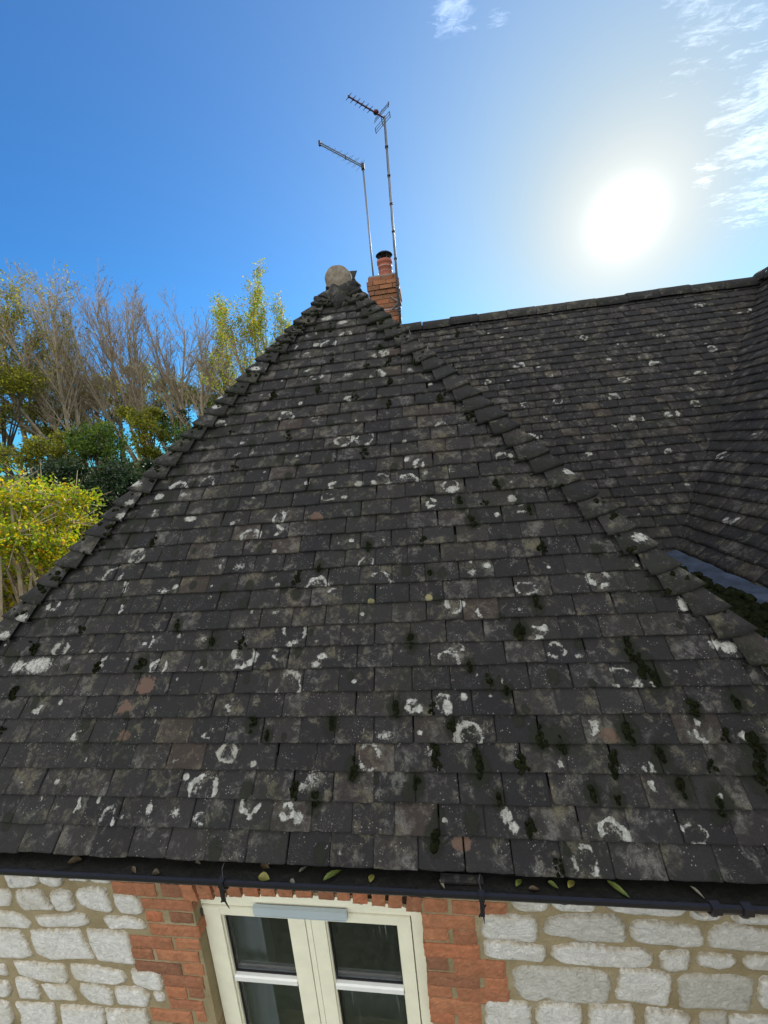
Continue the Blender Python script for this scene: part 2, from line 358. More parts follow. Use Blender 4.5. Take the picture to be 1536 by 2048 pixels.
def ground_mat():
    m, t = material('meadow_grass')
    n = t.noise(t.P, .35, 6, .65); f = t.noise(t.P, 14, 5, .75)
    cc = t.colramp(n, [(.3, (.030, .055, .014)), (.6, (.060, .085, .022)), (.8, (.10, .095, .035))])
    cc = t.mix(1.0, cc, t.colramp(f, [(.3, (.6,)*3), (.7, (1.3,)*3)]), 'MULTIPLY')
    t.put(t.b.inputs['Base Color'], cc); t.b.inputs['Roughness'].default_value = 1; bump(t, f, .06)
    return m
M_GROUND = ground_mat()

# ---------------------------------------------------------------- ground
GZ = -5.5
def hill(x, y):
    t = -.62*x+.785*y
    a = np.clip((t-5)/17, 0, 1); a = a*a*(3-2*a)
    return GZ+6.0*a+.25*np.sin(x*.31)*np.cos(y*.27)*a
q = np.linspace(-1, 1, 121); g = np.sinh(q*7)/np.sinh(7)*3000
X, Y = np.meshgrid(g-5, g+10); Z = hill(X, Y)
b = MB(); n = len(g)
b.add(np.stack([X.ravel(), Y.ravel(), Z.ravel()], 1), [(i*n+j, i*n+j+1, (i+1)*n+j+1, (i+1)*n+j) for i in range(n-1) for j in range(n-1)])
go = b.build('ground', M_GROUND, None, True); tag(go, kind='structure')

# ---------------------------------------------------------------- house
SL = rad(51.38); CS, SN = math.cos(SL), math.sin(SL); TN = SN/CS
EY, EZ = 1.161, -1.503; GA = .0985; TW = .167; X0 = -.318
AX, AY, AZ = -.63, 3.53, EZ+(3.53-EY)*TN        # apex of the hip
RY = 5.07; RZ = AZ                               # main ridge
house = empty('house', (-.63, 3.5, GZ), 'old cottage with steep lichen-covered clay tile roofs, limewashed stone wall and brick-edged cream window', 'house')
RNG = np.random.default_rng(7)

LICH = [(-0.725, 3.296, 0.05, 0.032, 'b'), (-0.596, 3.218, 0.04, 0.025, 'b'), (-0.561, 3.072, 0.047, 0.03, 'n'), (-0.692, 2.989, 0.063, 0.04, 'n'), (-0.788, 2.986, 0.028, 0.023, 'b'), (-0.954, 2.996, 0.016, 0.035, 'd'), (-1.224, 2.791, 0.04, 0.028, 'n'), (-0.317, 2.595, 0.056, 0.049, 'n'), (-0.304, 2.798, 0.043, 0.021, 'n'), (-0.25, 2.793, 0.018, 0.021, 'o'), (-0.85, 2.395, 0.014, 0.019, 'b'), (-1.412, 2.294, 0.045, 0.028, 'n'), (-0.938, 2.308, 0.057, 0.032, 'n'), (-0.495, 2.387, 0.041, 0.032, 'c'), (-0.527, 2.008, 0.061, 0.028, 'u'), (-0.454, 2.182, 0.01, 0.013, 'b'), (0.087, 2.078, 0.036, 0.02, 'n'), (0.415, 2.013, 0.034, 0.023, 'b'), (0.413, 1.792, 0.048, 0.034, 'o'), (-0.146, 1.971, 0.015, 0.015, 'b'), (-0.066, 1.809, 0.029, 0.025, 'n'), (-0.138, 1.839, 0.018, 0.018, 'b'), (-0.13, 1.704, 0.06, 0.034, 'n'), (-0.286, 1.727, 0.055, 0.031, 'N'), (-0.562, 1.693, 0.039, 0.035, 'c'), (-0.42, 1.692, 0.027, 0.021, 'b'), (-0.501, 1.609, 0.023, 0.013, 'b'), (0.111, 1.602, 0.035, 0.023, 'b'), (-0.011, 1.527, 0.027, 0.028, 'o'), (0.416, 1.519, 0.023, 0.024, 'b'), (0.326, 1.427, 0.015, 0.015, 'b'), (-1.584, 1.792, 0.07, 0.035, 'n'), (-1.705, 1.726, 0.035, 0.023, 'b'), (-1.707, 1.605, 0.014, 0.025, 'd'), (-1.452, 1.549, 0.039, 0.021, 'b'), (-0.883, 1.524, 0.036, 0.033, 'n'), (-0.891, 1.429, 0.036, 0.038, 'd'), (-1.04, 1.418, 0.06, 0.035, 'n'), (-1.166, 1.492, 0.016, 0.013, 'b'), (-1.72, 1.348, 0.049, 0.035, 'n'), (-1.83, 1.233, 0.061, 0.04, 'N'), (-1.747, 1.135, 0.022, 0.038, 'd'), (-2.147, 1.042, 0.039, 0.02, 'u'), (-1.715, 1.01, 0.015, 0.027, 'd'), (-1.42, 1.124, 0.015, 0.014, 'b'), (-0.62, 1.108, 0.061, 0.032, 'n'), (-0.295, 1.117, 0.066, 0.037, 'N'), (-0.872, 1.141, 0.022, 0.022, 'B'), (-0.834, 1.104, 0.027, 0.016, 'B'), (0.164, 1.116, 0.028, 0.025, 'B'), (0.239, 1.148, 0.021, 0.015, 'b'), (0.404, 1.023, 0.058, 0.036, 'O'), (0.732, 1.034, 0.049, 0.03, 'u'), (1.044, 0.916, 0.018, 0.036, 'b'), (0.064, 0.944, 0.041, 0.028, 'u'), (0.183, 0.925, 0.018, 0.039, 'c'), (-0.339, 0.992, 0.017, 0.015, 'Y'), (-0.056, 0.998, 0.017, 0.019, 'Y'), (0.4, 0.819, 0.053, 0.036, 'd'), (-0.719, 0.837, 0.063, 0.042, 'U'), (-0.961, 0.732, 0.061, 0.038, 'u'), (-0.596, 0.708, 0.019, 0.015, 'b'), (-0.57, 0.744, 0.026, 0.015, 'b'), (-1.398, 0.731, 0.048, 0.025, 'n'), (-1.987, 0.831, 0.042, 0.025, 'n'), (-2.09, 0.74, 0.074, 0.041, 'b'), (-2.213, 0.733, 0.036, 0.029, 'b'), (-1.481, 0.837, 0.014, 0.037, 'd'), (-1.705, 0.743, 0.028, 0.028, 'c'), (-1.331, 0.859, 0.019, 0.015, 'B'), (-1.192, 0.843, 0.027, 0.017, 'B'), (-0.715, 0.647, 0.064, 0.04, 'N'), (0.012, 0.729, 0.052, 0.025, 'N'), (0.481, 0.757, 0.041, 0.02, 'N'), (1.112, 0.748, 0.027, 0.023, 'b'), (1.152, 0.734, 0.036, 0.025, 'b'), (-0.156, 0.543, 0.023, 0.015, 'n'), (-0.124, 0.518, 0.015, 0.017, 'b'), (-0.018, 0.541, 0.041, 0.038, 'O'), (-0.005, 0.528, 0.019, 0.032, 'b'), (0.067, 0.565, 0.014, 0.015, 'b'), (0.074, 0.441, 0.055, 0.039, 'n'), (0.546, 0.448, 0.026, 0.029, 'd'), (0.946, 0.43, 0.029, 0.04, 'c'), (1.079, 0.419, 0.017, 0.014, 'b'), (-0.964, 0.356, 0.045, 0.04, 'o'), (-1.046, 0.248, 0.065, 0.037, 'n'), (0.408, 0.325, 0.011, 0.014, 'b'), (0.727, 0.26, 0.012, 0.021, 'c'), (0.718, 0.327, 0.017, 0.011, 'N'), (0.541, 0.136, 0.049, 0.03, 'n'), (-0.828, 0.166, 0.044, 0.024, 'u'), (-0.667, 0.172, 0.027, 0.016, 'n'), (-0.618, 0.139, 0.02, 0.02, 'b'), (0.182, 0.163, 0.021, 0.025, 'b'), (0.202, 0.128, 0.016, 0.017, 'b'), (-1.618, 0.164, 0.014, 0.025, 'd'), (-1.97, 0.53, 0.022, 0.022, 'c'), (-1.271, 0.157, 0.013, 0.02, 'b'), (-0.07, 0.065, 0.027, 0.017, 'Y'), (-1.519, 0.536, 0.034, 0.031, 'R'), (-1.435, 0.631, 0.045, 0.04, 'R'), (-1.477, 0.421, 0.033, 0.021, 'R'), (0.612, 0.423, 0.036, 0.025, 'R'), (0.012, 0.081, 0.039, 0.024, 'R'), (-1.172, 1.238, 0.015, 0.035, 'C'), (-0.972, 0.541, 0.036, 0.03, 'C'), (-0.452, 1.335, 0.016, 0.012, 'b'), (-0.382, 0.933, 0.012, 0.01, 'b'), (0.354, 0.925, 0.022, 0.011, 'B'), (-0.277, 1.322, 0.013, 0.014, 'B'), (-0.659, 1.489, 0.038, 0.032, 'R'), (-0.033, 1.728, 0.02, 0.024, 'B'), (0.972, 0.834, 0.019, 0.008, 'B'), (0.524, 1.12, 0.009, 0.01, 'b'), (-1.073, 1.659, 0.019, 0.014, 'B'), (-0.832, 0.964, 0.026, 0.018, 'B'), (-1.203, 1.058, 0.02, 0.014, 'B'), (-2.115, 1.44, 0.031, 0.017, 'B'), (-0.741, 1.732, 0.016, 0.014, 'b'), (-0.827, 1.946, 0.013, 0.012, 'b'), (-1.218, 2.095, 0.018, 0.013, 'b'), (0.643, 1.772, 0.013, 0.01, 'b'), (0.295, 2.734, 0.023, 0.02, 'B'), (0.039, 2.439, 0.016, 0.014, 'b'), (-0.722, 2.641, 0.026, 0.021, 'B'), (-0.613, 0.242, 0.031, 0.021, 'B'), (-0.574, 0.267, 0.031, 0.033, 'B'), (-0.087, 0.371, 0.03, 0.034, 'B'), (0.563, 0.714, 0.02, 0.014, 'B'), (0.183, 0.567, 0.014, 0.009, 'B'), (0.927, 0.648, 0.013, 0.009, 'B'), (0.72, 0.643, 0.057, 0.028, 'N'), (0.799, 0.595, 0.031, 0.022, 'N'), (0.327, 0.762, 0.021, 0.012, 'B'), (-0.335, 1.691, 0.015, 0.017, 'b')]
STONES =  [[(-2.141, -1.803), (-1.962, -1.804), (-1.968, -1.852), (-2.037, -1.875), (-2.131, -1.88), (-2.141, -1.829)], [(-1.954, -1.8), (-1.832, -1.804), (-1.84, -1.848), (-1.888, -1.862), (-1.95, -1.836)], [(-1.798, -1.767), (-1.674, -1.767), (-1.705, -1.826), (-1.803, -1.824)], [(-1.671, -1.781), (-1.586, -1.784), (-1.597, -1.83), (-1.663, -1.831), (-1.693, -1.818)], [(-2.237, -1.898), (-2.143, -1.896), (-2.138, -1.941), (-2.164, -1.996), (-2.268, -2.003)], [(-2.102, -1.905), (-2.035, -1.891), (-1.966, -1.896), (-1.956, -1.936), (-1.93, -1.996), (-2.089, -2.009), (-2.115, -1.962)], [(-1.918, -1.897), (-1.851, -1.88), (-1.808, -1.897), (-1.808, -1.979), (-1.839, -1.996), (-1.902, -1.996), (-1.92, -1.945)], [(-1.775, -1.877), (-1.696, -1.854), (-1.62, -1.86), (-1.621, -1.907), (-1.607, -1.976), (-1.629, -1.995), (-1.72, -1.984), (-1.774, -1.954), (-1.788, -1.907)], [(-1.583, -1.88), (-1.49, -1.881), (-1.463, -1.904), (-1.453, -1.979), (-1.482, -1.992), (-1.568, -1.991), (-1.589, -1.942)], [(-2.275, -2.026), (-2.16, -2.03), (-2.114, -2.045), (-2.078, -2.085), (-2.085, -2.119), (-2.305, -2.126)], [(-2.042, -2.044), (-1.939, -2.031), (-1.816, -2.013), (-1.765, -2.013), (-1.752, -2.064), (-1.806, -2.083), (-1.964, -2.099), (-2.026, -2.093)], [(-1.667, -2.017), (-1.52, -2.013), (-1.47, -2.028), (-1.458, -2.071), (-1.65, -2.086), (-1.663, -2.057)], [(-2.31, -2.142), (-2.154, -2.137), (-2.134, -2.195), (-2.116, -2.288), (-2.189, -2.315), (-2.363, -2.319)], [(-2.093, -2.133), (-1.818, -2.103), (-1.806, -2.167), (-1.77, -2.276), (-1.856, -2.284), (-2.019, -2.307), (-2.096, -2.27), (-2.102, -2.2)], [(-1.779, -2.1), (-1.585, -2.1), (-1.559, -2.116), (-1.562, -2.207), (-1.56, -2.291), (-1.648, -2.288), (-1.758, -2.283), (-1.778, -2.195)], [(-2.375, -2.361), (-2.3, -2.362), (-2.296, -2.427), (-2.396, -2.429)], [(-2.247, -2.334), (-1.953, -2.329), (-1.95, -2.417), (-1.969, -2.447), (-2.1, -2.448), (-2.232, -2.412)], [(-1.919, -2.322), (-1.794, -2.318), (-1.646, -2.339), (-1.628, -2.396), (-1.694, -2.426), (-1.82, -2.427), (-1.917, -2.413), (-1.926, -2.366)], [(-1.594, -2.322), (-1.458, -2.316), (-1.443, -2.357), (-1.445, -2.432), (-1.509, -2.435), (-1.592, -2.404)], [(-2.406, -2.463), (-2.316, -2.471), (-2.306, -2.528), (-2.345, -2.57), (-2.438, -2.572)], [(-2.266, -2.441), (-2.164, -2.438), (-2.142, -2.494), (-2.147, -2.565), (-2.269, -2.57), (-2.27, -2.507)], [(-2.121, -2.471), (-1.971, -2.455), (-1.943, -2.489), (-1.939, -2.554), (-2.094, -2.563), (-2.111, -2.515)], [(-1.896, -2.443), (-1.766, -2.438), (-1.725, -2.474), (-1.738, -2.56), (-1.852, -2.557), (-1.887, -2.524), (-1.909, -2.481)], [(-1.7, -2.439), (-1.557, -2.432), (-1.525, -2.476), (-1.553, -2.543), (-1.705, -2.54), (-1.711, -2.488)], [(-1.508, -2.458), (-1.478, -2.447), (-1.448, -2.463), (-1.457, -2.508), (-1.498, -2.509)], [(-2.446, -2.598), (-2.349, -2.609), (-2.346, -2.72), (-2.39, -2.778), (-2.504, -2.792)], [(-2.317, -2.605), (-2.078, -2.587), (-2.09, -2.689), (-2.127, -2.771), (-2.325, -2.796), (-2.3, -2.68)], [(-2.042, -2.591), (-1.807, -2.58), (-1.805, -2.663), (-1.831, -2.742), (-2.064, -2.763)], [(-1.788, -2.591), (-1.564, -2.565), (-1.56, -2.641), (-1.574, -2.709), (-1.801, -2.738)], [(0.189, -1.796), (0.33, -1.801), (0.325, -1.84), (0.285, -1.854), (0.218, -1.853), (0.192, -1.832)], [(0.344, -1.794), (0.499, -1.795), (0.498, -1.831), (0.421, -1.839), (0.364, -1.837), (0.345, -1.816)], [(0.071, -1.886), (0.108, -1.879), (0.275, -1.88), (0.283, -1.922), (0.281, -1.986), (0.262, -2.002), (0.172, -1.995), (0.075, -1.997), (0.063, -1.968), (0.069, -1.933)], [(0.298, -1.941), (0.333, -1.882), (0.39, -1.866), (0.472, -1.859), (0.574, -1.85), (0.608, -1.897), (0.612, -1.964), (0.6, -1.973), (0.488, -1.977), (0.454, -1.983), (0.388, -1.96), (0.322, -1.956)], [(0.073, -2.021), (0.139, -2.006), (0.307, -2.024), (0.315, -2.041), (0.305, -2.098), (0.236, -2.098), (0.116, -2.1), (0.07, -2.087)], [(0.336, -2.027), (0.396, -2.005), (0.47, -1.999), (0.523, -2.0), (0.557, -2.011), (0.685, -2.003), (0.713, -2.034), (0.707, -2.08), (0.635, -2.096), (0.522, -2.104), (0.461, -2.101), (0.368, -2.095), (0.337, -2.065)], [(0.179, -2.161), (0.212, -2.136), (0.469, -2.123), (0.548, -2.139), (0.559, -2.2), (0.548, -2.285), (0.467, -2.3), (0.336, -2.306), (0.309, -2.284), (0.257, -2.312), (0.215, -2.304), (0.185, -2.245)], [(0.062, -2.324), (0.229, -2.321), (0.246, -2.356), (0.243, -2.452), (0.055, -2.475)], [(0.275, -2.322), (0.313, -2.308), (0.436, -2.31), (0.449, -2.357), (0.439, -2.427), (0.271, -2.448), (0.264, -2.373)], [(0.53, -1.801), (0.832, -1.804), (0.813, -1.833), (0.756, -1.842), (0.629, -1.841), (0.557, -1.826)], [(0.836, -1.807), (0.853, -1.814), (0.869, -1.829), (0.944, -1.823), (0.949, -1.844), (0.886, -1.859), (0.842, -1.847)], [(0.999, -1.819), (1.118, -1.816), (1.12, -1.847), (1.044, -1.855), (1.0, -1.851), (0.98, -1.834)], [(0.637, -1.878), (0.708, -1.865), (0.757, -1.875), (0.871, -1.885), (0.884, -1.925), (0.89, -1.968), (0.821, -1.982), (0.767, -1.976), (0.705, -1.978), (0.642, -1.967), (0.631, -1.934)], [(0.911, -1.895), (0.958, -1.862), (1.005, -1.866), (1.123, -1.889), (1.128, -1.98), (1.011, -1.985), (0.91, -1.975), (0.907, -1.928)], [(0.747, -2.017), (0.838, -2.0), (0.843, -2.039), (0.836, -2.085), (0.778, -2.102), (0.738, -2.083), (0.744, -2.048)], [(0.867, -2.026), (0.883, -2.007), (0.984, -2.009), (1.011, -2.034), (0.986, -2.067), (0.947, -2.08), (0.877, -2.064)], [(1.032, -2.027), (1.051, -2.003), (1.129, -2.004), (1.133, -2.07), (1.055, -2.072), (1.032, -2.049)], [(0.591, -2.111), (0.728, -2.104), (0.779, -2.13), (0.784, -2.182), (0.777, -2.229), (0.769, -2.281), (0.714, -2.278), (0.657, -2.272), (0.576, -2.264), (0.585, -2.185)], [(0.809, -2.139), (0.837, -2.116), (1.016, -2.104), (1.071, -2.118), (1.073, -2.191), (1.061, -2.273), (0.942, -2.275), (0.821, -2.284), (0.812, -2.202)], [(1.092, -2.104), (1.135, -2.1), (1.144, -2.252), (1.104, -2.245), (1.089, -2.206)], [(0.476, -2.308), (0.631, -2.29), (0.647, -2.328), (0.645, -2.401), (0.475, -2.422)], [(0.692, -2.298), (0.817, -2.302), (0.847, -2.322), (0.849, -2.376), (0.689, -2.396)], [(0.891, -2.305), (0.98, -2.288), (0.985, -2.311), (0.987, -2.358), (0.893, -2.37)], [(0.992, -2.299), (1.146, -2.286), (1.149, -2.338), (0.995, -2.357)]]
BRICKS = [(-1.585, -1.364, -1.89, -1.821), (-1.337, -1.236, -1.886, -1.818), (-1.454, -1.204, -1.962, -1.903), (-1.447, -1.362, -2.033, -1.975), (-1.326, -1.213, -2.029, -1.972), (-1.445, -1.195, -2.108, -2.044), (-1.559, -1.345, -2.187, -2.12), (-1.325, -1.209, -2.177, -2.118), (-1.567, -1.459, -2.255, -2.193), (-1.436, -1.222, -2.252, -2.19), (-1.564, -1.328, -2.336, -2.269), (-1.311, -1.216, -2.323, -2.262), (-1.433, -1.229, -2.405, -2.334), (-1.434, -1.329, -2.475, -2.408), (-1.315, -1.242, -2.467, -2.408), (-1.431, -1.255, -2.544, -2.483), (-1.547, -1.329, -2.631, -2.556), (-1.308, -1.254, -2.61, -2.545), (-0.162, -0.07, -1.883, -1.824), (-0.047, 0.17, -1.892, -1.825), (-0.174, 0.042, -1.97, -1.898), (-0.175, -0.073, -2.03, -1.97), (-0.057, 0.044, -2.042, -1.975), (-0.179, 0.046, -2.116, -2.045), (-0.177, -0.081, -2.188, -2.119), (-0.06, 0.155, -2.211, -2.117), (-0.179, 0.042, -2.276, -2.2), (0.061, 0.157, -2.273, -2.201), (-0.179, -0.076, -2.34, -2.269), (-0.057, 0.163, -2.353, -2.269), (-0.177, 0.042, -2.425, -2.343), (-0.177, -0.076, -2.484, -2.404), (-0.061, 0.041, -2.483, -2.41)]

def lich_field(u, v, items, rng):
    """u, v arrays; returns red (white lichen) and blue (bare clay + / yellow -) fields"""
    R = np.zeros_like(u); B = np.zeros_like(u)
    for (cx, cv, ru, rv, k) in items:
        du = (u-cx)/max(ru, .008); dv = (v-cv)/max(rv, .008)
        if k in 'bBRY':
            r = np.sqrt(du*du+dv*dv); val = np.clip(1.25-r*.72, 0, 1)
            if k == 'b': R = np.maximum(R, val)
            elif k == 'B': R = np.maximum(R, val*.62)
            elif k == 'R': B = np.maximum(B, val)
            else: B = np.minimum(B, -val)
            continue
        # ring / arc with stroke
        if k in 'nN': dv2 = (v-(cv-rv*.75))/(rv*1.7); th = np.arctan2(dv2, du); r = np.sqrt(du*du+dv2*dv2); aw = np.ones_like(u)
        elif k in 'uU': dv2 = (v-(cv+rv*.75))/(rv*1.7); r = np.sqrt(du*du+dv2*dv2); aw = np.ones_like(u)
        else:
            r = np.sqrt(du*du+dv*dv)
            if k in 'cC': aw = np.clip(-du*1.6+.9, 0, 1)
            elif k == 'd': aw = np.clip(du*1.6+.9, 0, 1)
            else: aw = np.ones_like(u)
        if k in 'cCd': 
            du2 = (u-(cx+(ru if k in 'cC' else -ru)*.6))/(ru*1.7); r = np.sqrt(du2*du2+dv*dv)
        sz = max(ru, rv); th_ = max(.0075, sz*.17); p1, p2, p3 = ((cx*37) % 6.28, (cv*53) % 6.28, ((cx+cv)*91) % 6.28)
        TH = np.arctan2(v-cv+(rv if k in 'nN' else 0), u-cx)
        th_ = th_*(1+.35*np.sin(2*TH+p1)+.25*np.sin(5*TH+p2)); aw = aw*np.clip(1.0+.42*np.sin(3*TH+p2)+.3*np.sin(2*TH+p3), .25, 1)
        r = r*(1+.07*np.sin(3*TH+p3)+.04*np.sin(7*TH+p1))
        val = np.clip(1.12-np.abs(r-.86)*sz/th_*.5, 0, 1)*aw
        inner = np.clip(.52-np.abs(r-.45)*.5, 0, 1)*(r < .9)*aw
        val = np.maximum(val, inner*(1.0 if k in 'noNO' else .8))
        if k in 'NCUO': val = val*.72
        R = np.maximum(R, val)
    return R, B

def tiles(name, parent, O, U, V, rows, urange, keep, res, lich=(), seed=1, phase=0.0, mat=None, extra=None, smudge=()):
    """lay plain clay tiles on a slope; each is its own little curved slab"""
    rng = np.random.default_rng(seed)
    O, U, V = (np.array(a, float) for a in (O, U, V)); N = np.cross(U, V)
    b = MB()
    byrow = {}
    for it in lich: byrow.setdefault(int(math.floor(it[1]/GA)), []).append(it)
    for r in range(rows):
        nu, nv = res(r)
        v0 = r*GA+rng.normal(0, .0006)
        sag = 0
        lo, hi = urange(v0)
        k0 = math.floor((lo-phase)/TW)-1; k1 = math.ceil((hi-phase)/TW)+1
        for k in range(k0, k1+1):
            uc = phase+(k+.5*(r % 2)+.5)*TW+rng.normal(0, .0022)
            if uc < lo-.2 or uc > hi+.2: continue
            w_ = TW-abs(rng.normal(.0030, .0012)); tl = v0+rng.normal(0, .0016); L = .150
            lift = max(0, rng.normal(.001, .0016)); tilt = rng.normal(0, .010); skew = rng.normal(0, .007)
            cam_ = abs(rng.normal(.0035, .0015)); rnd = rng.random()
            uu = np.linspace(-.5, .5, nu+1); vv = np.linspace(0, 1, nv+1)**1.05
            UU, VV = np.meshgrid(uu, vv)
            # worn, slightly rounded tail
            edge = .0009*np.sin(UU*7+rng.random()*6)+.0004*np.sin(UU*19+rng.random()*6)+np.clip(np.abs(UU)-.46, 0, 1)*.05
            vl = VV*L+edge*(1-VV)
            u = uc+UU*w_+skew*vl; v = tl+vl
            h = .030+lift-.122*vl*1.0+tilt*UU*w_-cam_*(2*UU)**2*.6
            h += .0016*np.sin(v*61+rnd*9+UU*3)*.4
            ok = keep(u, v)
            if not ok.any(): continue
            its = byrow.get(r, [])
            its = [i for i in its if abs(i[0]-uc) < w_/2+i[2]*1.3]
            if extra: its = its+extra(rng, uc, v0, rnd)
            if its: R_, B_ = lich_field(u, v, its, rng)
            else: R_ = np.zeros_like(u); B_ = R_
            M_ = np.zeros_like(u)
            for (mu, mv, mr) in smudge:
                if abs(mu-uc) < .16 and abs(mv-v0-.05) < .16: M_ = np.maximum(M_, np.clip(1.3-np.sqrt(((u-mu)/mr)**2+((v-mv)/(mr*1.35))**2)*.75, 0, 1))
            nn, mm = nu+1, nv+1
            P = O+u[..., None]*U+v[..., None]*V+h[..., None]*N
            idx = np.arange(nn*mm).reshape(mm, nn)
            fk = ok[:-1, :-1] & ok[1:, :-1] & ok[:-1, 1:] & ok[1:, 1:]
            F_ = np.stack([idx[:-1, :-1], idx[:-1, 1:], idx[1:, 1:], idx[1:, :-1]], -1)[fk]
            top = P.reshape(-1, 3); col = np.stack([R_.ravel(), np.full(nn*mm, rnd), B_.ravel(), M_.ravel()], 1)
            # skirt on tail and both sides
            ring = np.concatenate([idx[::-1, 0], idx[0, 1:], idx[1:, -1]])
            okr = ok.reshape(-1)[ring]
            low = top[ring]-N*.013
            base_ = nn*mm
            sk = [(base_+i, base_+i+1, ring[i+1], ring[i]) for i in range(len(ring)-1) if okr[i] and okr[i+1]]
            colr = col[ring].copy(); colr[:, 0] *= .5
            b.add(np.concatenate([top, low]), list(map(tuple, F_))+sk, np.concatenate([col, colr]))
    return b.build(name, mat or M_TILE, parent, True)

# --- the front hip
def up_(v): return v*CS
HX0, HX1 = AX-(AY-EY), AX+(AY-EY)
def hip_range(v): y = v*CS; return HX0+y+.02, HX1-y-.02
def hip_keep(u, v): y = v*CS; return (u > HX0+y+.005) & (u < HX1-y-.005)
def hip_extra(rng, uc, v0, rnd):
    o = []
    if rng.random() < .16: o.append((uc+rng.uniform(-.07, .07), v0+rng.uniform(.01, .09), rng.uniform(.006, .016), rng.uniform(.006, .014), rng.choice(['b', 'B', 'B'])))
    if rng.random() < .08: o.append((uc+rng.uniform(-.05, .05), v0+rng.uniform(.02, .08), rng.uniform(.03, .06), rng.uniform(.02, .035), rng.choice(['N', 'C', 'O', 'U', 'B', 'B'])))
    return o
NR = int((AY-EY)/CS/GA)
MOSS = [(0.354, 0.414, 0.022), (0.418, 0.406, 0.02), (0.679, 0.431, 0.022), (0.806, 0.67, 0.024), (0.838, 0.622, 0.024), (0.776, 0.73, 0.02), (0.942, 0.505, 0.018), (0.34, 0.837, 0.02), (0.436, 0.946, 0.018), (0.196, 1.405, 0.02), (0.143, 1.517, 0.016), (0.492, 1.44, 0.014), (0.101, 0.306, 0.022), (-0.152, 0.255, 0.018), (-0.226, 0.525, 0.017), (0.009, 0.45, 0.016), (0.105, 0.686, 0.014), (-1.139, 0.83, 0.018), (-0.505, 0.461, 0.017), (-0.866, 0.462, 0.016), (-0.402, 0.302, 0.018), (-0.086, 0.091, 0.02), (0.779, 0.358, 0.018), (0.815, 0.267, 0.02), (-0.358, 1.302, 0.016), (-0.152, 0.799, 0.018), (-0.621, 1.192, 0.016), (-0.041, 1.13, 0.014), (1.102, 0.375, 0.024), (1.087, 0.285, 0.024), (1.103, 0.538, 0.018), (-0.559, 0.193, 0.018), (-1.497, 0.723, 0.02), (-1.35, 0.911, 0.016), (0.247, 0.585, 0.014), (0.18, 0.615, 0.014), (0.502, 0.234, 0.016), (0.163, 0.213, 0.014), (-0.791, 0.424, 0.014), (0.261, 2.909, 0.02), (-0.051, 2.654, 0.025), (-0.295, 2.857, 0.02), (-0.686, 3.167, 0.02), (0.584, 0.22, 0.014), (0.923, 0.212, 0.02)]
rng = np.random.default_rng(404); SMUDGE = [(u, v, s_*2.0) for u, v, s_ in MOSS]
for r in range(30):                      # moss film gathers in the joints and at the tails
    lo, hi = hip_range(r*GA)
    for k in range(int((hi-lo)/TW)+2):
        u = lo+k*TW+rng.uniform(-.05, .05)
        if rng.random() < (.24 if u > .1 and r < 14 else .16)+.012*r*(u < -.6): SMUDGE.append((u, r*GA+rng.uniform(.0, .09), rng.uniform(.012, .030)))
for k in range(90):                      # thicker along the left hip and under the apex
    y_ = rng.uniform(.1, 2.3); SMUDGE.append((HX0+y_+rng.uniform(.05, .30), y_/CS+rng.uniform(-.05, .05), rng.uniform(.015, .04)))
LICHV = [(x, t, a, c_, k) for (x, t, a, c_, k) in LICH]
roof = tiles('roof', house, (0, EY, EZ-.030*CS), (1, 0, 0), (0, CS, SN), NR, hip_range, hip_keep,
             lambda r: (28, 20) if r < 9 else ((22, 15) if r < 18 else (15, 10)), LICHV, 11, X0-TW/2+.5*TW-.0, None, hip_extra, SMUDGE)
# N offset: tiles() adds h along the normal, so drop the base plane by .030 along it
roof.data.transform(Matrix.Translation(Vector((0, SN*.030, -CS*.030+.030*CS))))
def under(name, pts, parent, mat=M_UNDER, d=-.012):
    b = MB(); b.poly([tuple(p) for p in pts]); o = b.build(name, mat, parent); return o

# --- other slopes. plane helper: keeps surfaces at the nominal plane
def slope(name, parent, O, U, V, rows, ur, keep, res, seed, extra, phase=0.0, mat=None):
    Nn = np.cross(np.array(U, float), np.array(V, float))
    O2 = np.array(O, float)-Nn*.030
    return tiles(name, parent, tuple(O2), U, V, rows, ur, keep, res, (), seed, phase, mat, extra)
def far_extra(p1, p2):
    def f(rng, uc, v0, rnd):
        o = []
        if rng.random() < p1: o.append((uc+rng.uniform(-.07, .07), v0+rng.uniform(.01, .09), rng.uniform(.008, .026), rng.uniform(.008, .018), rng.choice(['b', 'B'])))
        if rng.random() < p2: o.append((uc+rng.uniform(-.04, .04), v0+rng.uniform(.02, .08), rng.uniform(.035, .065), rng.uniform(.022, .038), rng.choice(['n', 'n', 'u', 'd', 'c', 'N'])))
        return o
    return f
MY0 = RY-(AY-EY)                                   # front eaves line of the main range
WX = 3.76                                          # ridge of the right-hand wing
slope('roof', house, (0, MY0, EZ), (1, 0, 0), (0, CS, SN), 38,
      lambda v: (RY+AX-(MY0+v*CS)-.1, WX-RY+(MY0+v*CS)+.1),
      lambda u, v: (u > RY+AX-(MY0+v*CS)-.06) & (u < WX-RY+(MY0+v*CS)+.035) & (v > .12),
      lambda r: (9, 6), 21, far_extra(.10, .075))
# the right-hand wing, slope facing left
WE = WX-(AY-EY)                                    # its nominal eaves x
slope('roof', house, (WE, 0, EZ), (0, -1, 0), (CS, 0, SN), 38,
      lambda v: (-(RY-(WX-(WE+v*CS)))-.1, .6),
      lambda u, v: (-u < RY-(WX-(WE+v*CS))+.035) & ((v > .655) | (u > -1.70)) & (u < .55),
      lambda r: (8, 5), 22, far_extra(.10, .07), .03)
